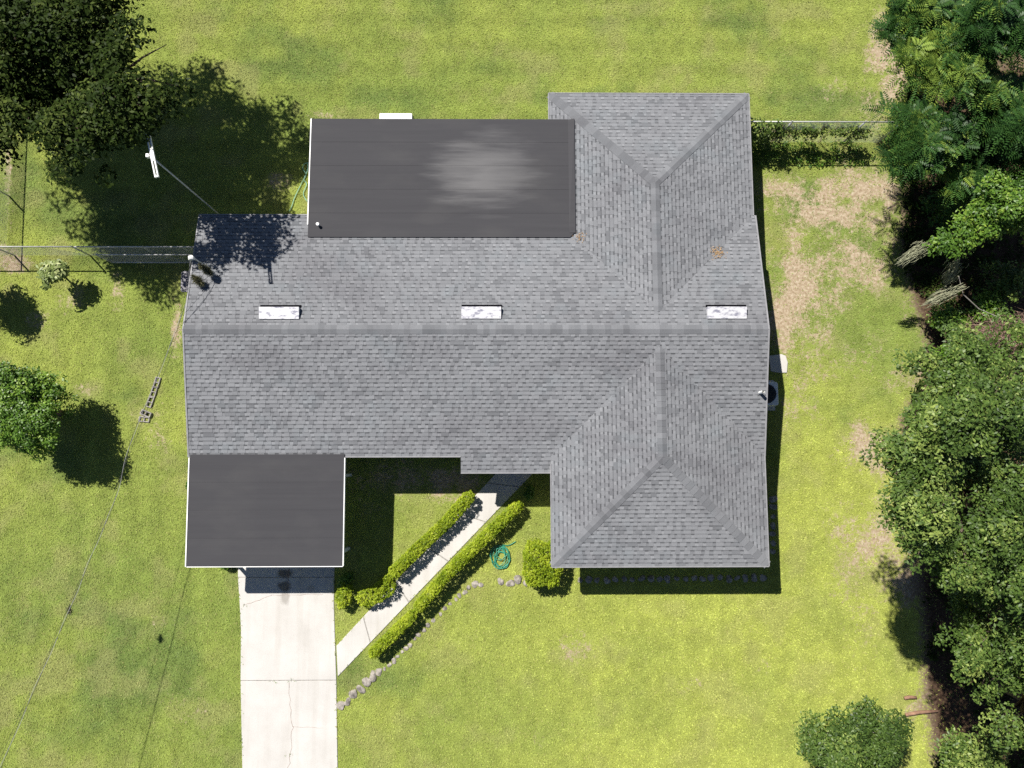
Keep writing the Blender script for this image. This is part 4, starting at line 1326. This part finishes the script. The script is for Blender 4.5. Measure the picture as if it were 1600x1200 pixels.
S = smooth_line(W, 12)
root = empty('service_cable'); tag(root, 'slack overhead service cable running from the roof mast over the west lawn', 'cable')
for k, (ph, mt, rd) in enumerate(((0, 'cable', .0065), (math.pi, 'cable_dark', .0065))):
    m = MB()
    m.tube([p + Vector((math.cos(i * .55 + ph), math.sin(i * .55 + ph) * .6, .3)) * .022 for i, p in enumerate(S)], rd, 5, caps=False)
    m.build('strand', M[mt], root)
W2 = [at(299, 406, 3.8), at(270, 545, 3.0), at(230, 640, 2.75), at(198, 720, 2.7), at(166, 800, 2.75), at(104, 955, 3.1), at(-4, 1195, 3.7), at(-130, 1480, 4.4)]
m = MB(); m.tube(smooth_line(W2, 10), .005, 5, caps=False)
o = m.build('phone_cable', M['cable_dark']); tag(o, 'thinner dark phone cable hanging beside the service cable', 'cable')


def moss_ball(q, ax, ln, rad, n, label, seed):
    g = random.Random(seed); m = MB(); ax = Vector(ax).normalized()
    for i in range(n):
        f = g.uniform(-.5, .5); c = Vector(q) + ax * (ln * f)
        d = Vector((g.gauss(0, 1), g.gauss(0, 1), g.gauss(0, 1))).normalized(); d = (d + ax * g.uniform(-.2, .9)).normalized()
        l = rad * g.uniform(.6, 1.2) * (1.1 - abs(f))
        e = c + d * l; mid_ = c.lerp(e, .6) + Vector((0, 0, l * .15))
        sd_ = d.orthogonal().normalized() * .011
        m.face([c - sd_, c + sd_, e]); m.face([c - sd_ + Vector((0, 0, .01)), mid_, e])
    o = m.build('ball_moss', M['ball_moss']); tag(o, label, 'moss', 'ball moss on the cables')


moss_ball(at(321, 421, 3.35), (1, -.9, -.6), .46, .20, 620, 'ball moss clump nearer the mast above the roof corner', 1)
moss_ball(at(309, 438, 3.25), (1, -.9, -.6), .42, .20, 620, 'ball moss clump lower down above the west roof edge', 2)
moss_ball(at(109, 953, 3.02), (.1, -1, -.2), .22, .16, 160, 'wispy grey moss clump hanging on the cable over the lawn', 3)
m = MB(); m.tube([(mq.x, mq.y, 3.85), at(312, 412, 3.6), at(321, 421, 3.35), at(312, 440, 3.2), at(300, 428, 3.3), (mq.x, mq.y, 3.4)], .008, 5, caps=False)
o = m.build('cable_loop', M['cable_dark']); tag(o, 'drooping cable loop at the roof mast carrying two moss clumps', 'cable')

# ------------------------------------------------------------------ small things
# concrete blocks lying in a row on the west lawn
def cblock(q, rz, label, tilt=0.0):
    m = MB(); L, Wd, H = .40, .20, .20; th = .035
    for (x0, y0, x1, y1) in ((-L / 2, -Wd / 2, L / 2, -Wd / 2 + th), (-L / 2, Wd / 2 - th, L / 2, Wd / 2), (-L / 2, -Wd / 2 + th, -L / 2 + th, Wd / 2 - th), (L / 2 - th, -Wd / 2 + th, L / 2, Wd / 2 - th), (-th / 2, -Wd / 2 + th, th / 2, Wd / 2 - th)):
        m.box(x0, y0, 0, x1, y1, H)
    o = m.build('concrete_block', M['block']); o.location = q; o.rotation_euler = (tilt, 0, rz); tag(o, label, 'block', 'old concrete blocks on the west lawn')


bd = at(234, 628, 0) - at(246, 592, 0); ba = math.atan2(bd.y, bd.x)
for i, (px, py, lb) in enumerate(((244, 597, 'weathered concrete block at the far north end of the short row'), (239, 612, 'weathered concrete block second from the north end of the row'), (233.5, 628, 'weathered concrete block third from the north end of the row'))):
    q = at(px, py, 0.1); cblock((q.x, q.y, -.13), ba + random.uniform(-.05, .05), lb)
q = at(227.5, 646, .1); cblock((q.x, q.y, -.09), ba + 1.45, 'weathered concrete block set crosswise at the south end of the row')
q = at(224, 655, .1); cblock((q.x, q.y, -.14), ba + 1.75, 'half sunk concrete block south of the crosswise one')


ORD = ['first', 'second', 'third', 'fourth', 'fifth', 'sixth', 'seventh', 'eighth', 'ninth', 'tenth', 'eleventh', 'twelfth', 'thirteenth', 'fourteenth', 'fifteenth', 'sixteenth', 'seventeenth', 'eighteenth', 'nineteenth', 'twentieth', 'twenty-first', 'twenty-second', 'twenty-third', 'twenty-fourth', 'twenty-fifth', 'twenty-sixth', 'twenty-seventh']


def stone(q, r, label, group, seed, mat='stone'):
    g = random.Random(seed)
    bm = bmesh.new(); bmesh.ops.create_icosphere(bm, subdivisions=2, radius=1)
    sx, sy, sz = r * g.uniform(.85, 1.2), r * g.uniform(.8, 1.1), r * g.uniform(.32, .5)
    ph = [g.uniform(0, 6.28) for _ in range(6)]
    for v in bm.verts:
        k = 1 + .13 * math.sin(v.co.x * 2.7 + ph[0]) + .12 * math.sin(v.co.y * 3.1 + ph[1]) + .08 * math.sin(v.co.z * 4 + ph[2] + v.co.x * 3)
        p = max(abs(v.co.x), abs(v.co.y), abs(v.co.z)); k *= (1 / p) ** .35
        v.co = Vector((v.co.x * sx, v.co.y * sy, v.co.z * sz)) * k * .92
    me = bpy.data.meshes.new('edging_stone'); bm.to_mesh(me); bm.free(); me.materials.append(M[mat])
    o = bpy.data.objects.new('edging_stone', me); o.location = (q[0], q[1], r * .02); o.rotation_euler = (0, 0, g.uniform(0, 6.28)); C.objects.link(o)
    tag(o, label, 'stone', group)


big = [(532, 1102, .27), (544, 1096, .21), (551.5, 1085, .27), (564, 1077, .24), (573, 1065, .25), (583, 1056, .26), (591, 1050, .2)]
for i, (a_, b_, r_) in enumerate(big):
    stone(at(a_, b_), r_ * .66, ORD[i] + ' pale edging stone counting from the driveway towards the long hedge', 'edging stones beside the driveway end', 100 + i)
path = [(600, 1045), (622, 1026), (661, 986), (679, 968), (704, 944), (738, 911)]
S2 = []
for (p0, p1) in zip(path[:-1], path[1:]):
    n_ = max(1, int(math.dist(p0, p1) / 9))
    for k in range(n_): S2.append((p0[0] + (p1[0] - p0[0]) * k / n_, p0[1] + (p1[1] - p0[1]) * k / n_))
for i, (a_, b_) in enumerate(S2):
    q = at(a_ + random.uniform(-2, 2), b_ + random.uniform(-2, 2))
    stone(q, random.uniform(.07, .11), ORD[i] + ' small edging stone from the low end of the row along the long hedge', 'edging stones along the long hedge', 200 + i)
for i, (a_, b_, r_) in enumerate(((742, 912, .14), (752, 914, .1), (782, 908, .13), (797, 911, .16), (809, 906, .19), (822, 911, .14))):
    stone(at(a_, b_), r_, ORD[i] + ' pale edging stone from the west in the short row below the coiled hose', 'edging stones below the coiled hose', 300 + i)
x = 907.0; i = 0
while x < 1196:
    stone(at(x, 906 - (x - 907) * .012 + random.uniform(-1, 1)), random.uniform(.11, .15), ORD[i] + ' grey edging stone from the west in the shaded row before the south wing', 'edging stones along the south wing', 400 + i)
    x += random.uniform(12, 15); i += 1
y = 780.0; i = 0
while y < 872:
    stone(at(1207 + random.uniform(-1.5, 1.5), y), random.uniform(.11, .15), ORD[i] + ' grey edging stone from the north in the shade along the east wall', 'edging stones along the east wall', 500 + i)
    y += random.uniform(12, 15); i += 1


# hoses
def hose(name, label, pts, rad, mat):
    m = MB(); m.tube(smooth_line([Vector(p) for p in pts], 5), rad, 6, caps=True)
    o = m.build(name, M[mat], smooth=True); tag(o, label, 'hose', None)


q = at(783, 872)
pts = []
for i in range(74):
    a_ = i * 2 * math.pi / 10.5 + .6
    f = i / 74
    r_ = .42 - .14 * math.sin(f * 9) * .6 - .08 * random.random() - .1 * f
    pts.append((q.x + math.cos(a_) * r_ * .82 - .02 + .07 * math.sin(f * 7), q.y + math.sin(a_) * r_ * 1.0 - .12 + .34 * f, .04 + .05 * f + .03 * random.random()))
pts += [tuple(at(784, 852, .07)), tuple(at(795, 852, .05)), tuple(at(806, 846, .04))]
hose('coiled_hose', 'coiled green garden hose on the lawn beside the long hedge', pts, .015, 'hose_green')
hp = [(484, 254), (476, 256), (473, 263), (478, 273), (472, 285), (467, 295), (460, 310), (456, 322), (452, 330)]
hose('garden_hose', 'pale green hose lying in the grass beside the flat roof', [at(a_, b_, .05) for a_, b_ in hp], .016, 'hose_pale')
hp = [(481, 256), (480, 268), (475, 280), (479, 288), (474, 303), (480, 315)]
hose('garden_hose', 'second loop of pale hose tight against the flat-roofed wall', [at(a_, b_, .05) for a_, b_ in hp], .014, 'hose_pale')

# air conditioning condenser by the east wall
u = at(1198, 615, .80)
cx_, cy_ = 9.72, u.y
root = empty('air_conditioner', (cx_, cy_, 0)); tag(root, 'square grey outdoor air conditioner in the shade of the east eave', 'air conditioner')


def rrect(hx, hy, r, n=5):
    P = []
    for (sx_, sy_, a0) in ((1, 1, 0), (-1, 1, 90), (-1, -1, 180), (1, -1, 270)):
        for k in range(n + 1):
            a_ = R(a0 + 90 * k / n); P.append((sx_ * (hx - r) + math.cos(a_) * r, sy_ * (hy - r) + math.sin(a_) * r))
    return P


m = MB(); m.prism(rrect(.58, .58, .05), 0, .08); m.build('pad', M['concrete'], root)
m = MB(); m.prism(rrect(.44, .44, .09), .08, .80); m.build('cabinet', M['unit_paint'], root, bevel=.012)
m = MB(); m.tube([(0, 0, .798), (0, 0, .812)], .36, 28); m.build('fan_opening', M['dark_metal'], root)
m = MB()
for k in range(1, 6):
    r_ = .07 * k; P = [(math.cos(j * 2 * math.pi / 28) * r_, math.sin(j * 2 * math.pi / 28) * r_, .828) for j in range(29)]; m.tube(P, .005, 4, caps=False)
for k in range(8):
    a_ = k * math.pi / 4; m.tube([(0, 0, .828), (math.cos(a_) * .38, math.sin(a_) * .38, .82)], .005, 4)
m.build('fan_grille', M['dark_metal'], root)

# lidded bin by the west wall
bq = at(283, 440, 1.0)
root = empty('wheeled_bin', (bq.x + .33, bq.y, 0)); tag(root, 'dark purple-grey lidded bin against the west wall below the mast', 'bin')
m = MB()
Bt = rrect(.24, .30, .06); Tp = rrect(.29, .37, .08); nB = len(Bt)
b0 = len(m.v); m.v += [(x, y, .06) for x, y in Bt] + [(x, y, .98) for x, y in Tp]
for i in range(nB): m.f.append((i, (i + 1) % nB, nB + (i + 1) % nB, nB + i)); m.t.append(.5)
m.f.append(tuple(reversed(range(nB)))); m.t.append(.5)
m.build('body', M['bin_plastic'], root, smooth=True)
m = MB(); m.prism(rrect(.33, .40, .09), .98, 1.03); m.prism(rrect(.24, .31, .09), 1.03, 1.06); m.build('lid', M['bin_plastic'], root, bevel=.01)
for s in (-1, 1):
    m = MB(); m.tube([(.22, s * .25, .09), (.22, s * .31, .09)], .09, 14); m.build('wheel', M['dark_metal'], root)
# log shapes added to stand for reddish bare soil strips, south-east lawn
for (a_, b_, c_, d_, lb) in ((1415, 1117, 1465, 1111, 'reddish bare soil strip on the lawn edge beside the tree shadow'), (1413, 1091, 1432, 1090, 'short reddish soil strip just above the longer one')):
    p0, p1 = at(a_, b_, .08), at(c_, d_, .08)
    m = MB(); m.tube([p0, p0.lerp(p1, .4) + Vector((0, .04, .02)), p1], [.06, .065, .05], 9); o = m.build('soil_strip', M['brick_red'], smooth=True); tag(o, lb, 'bare soil')
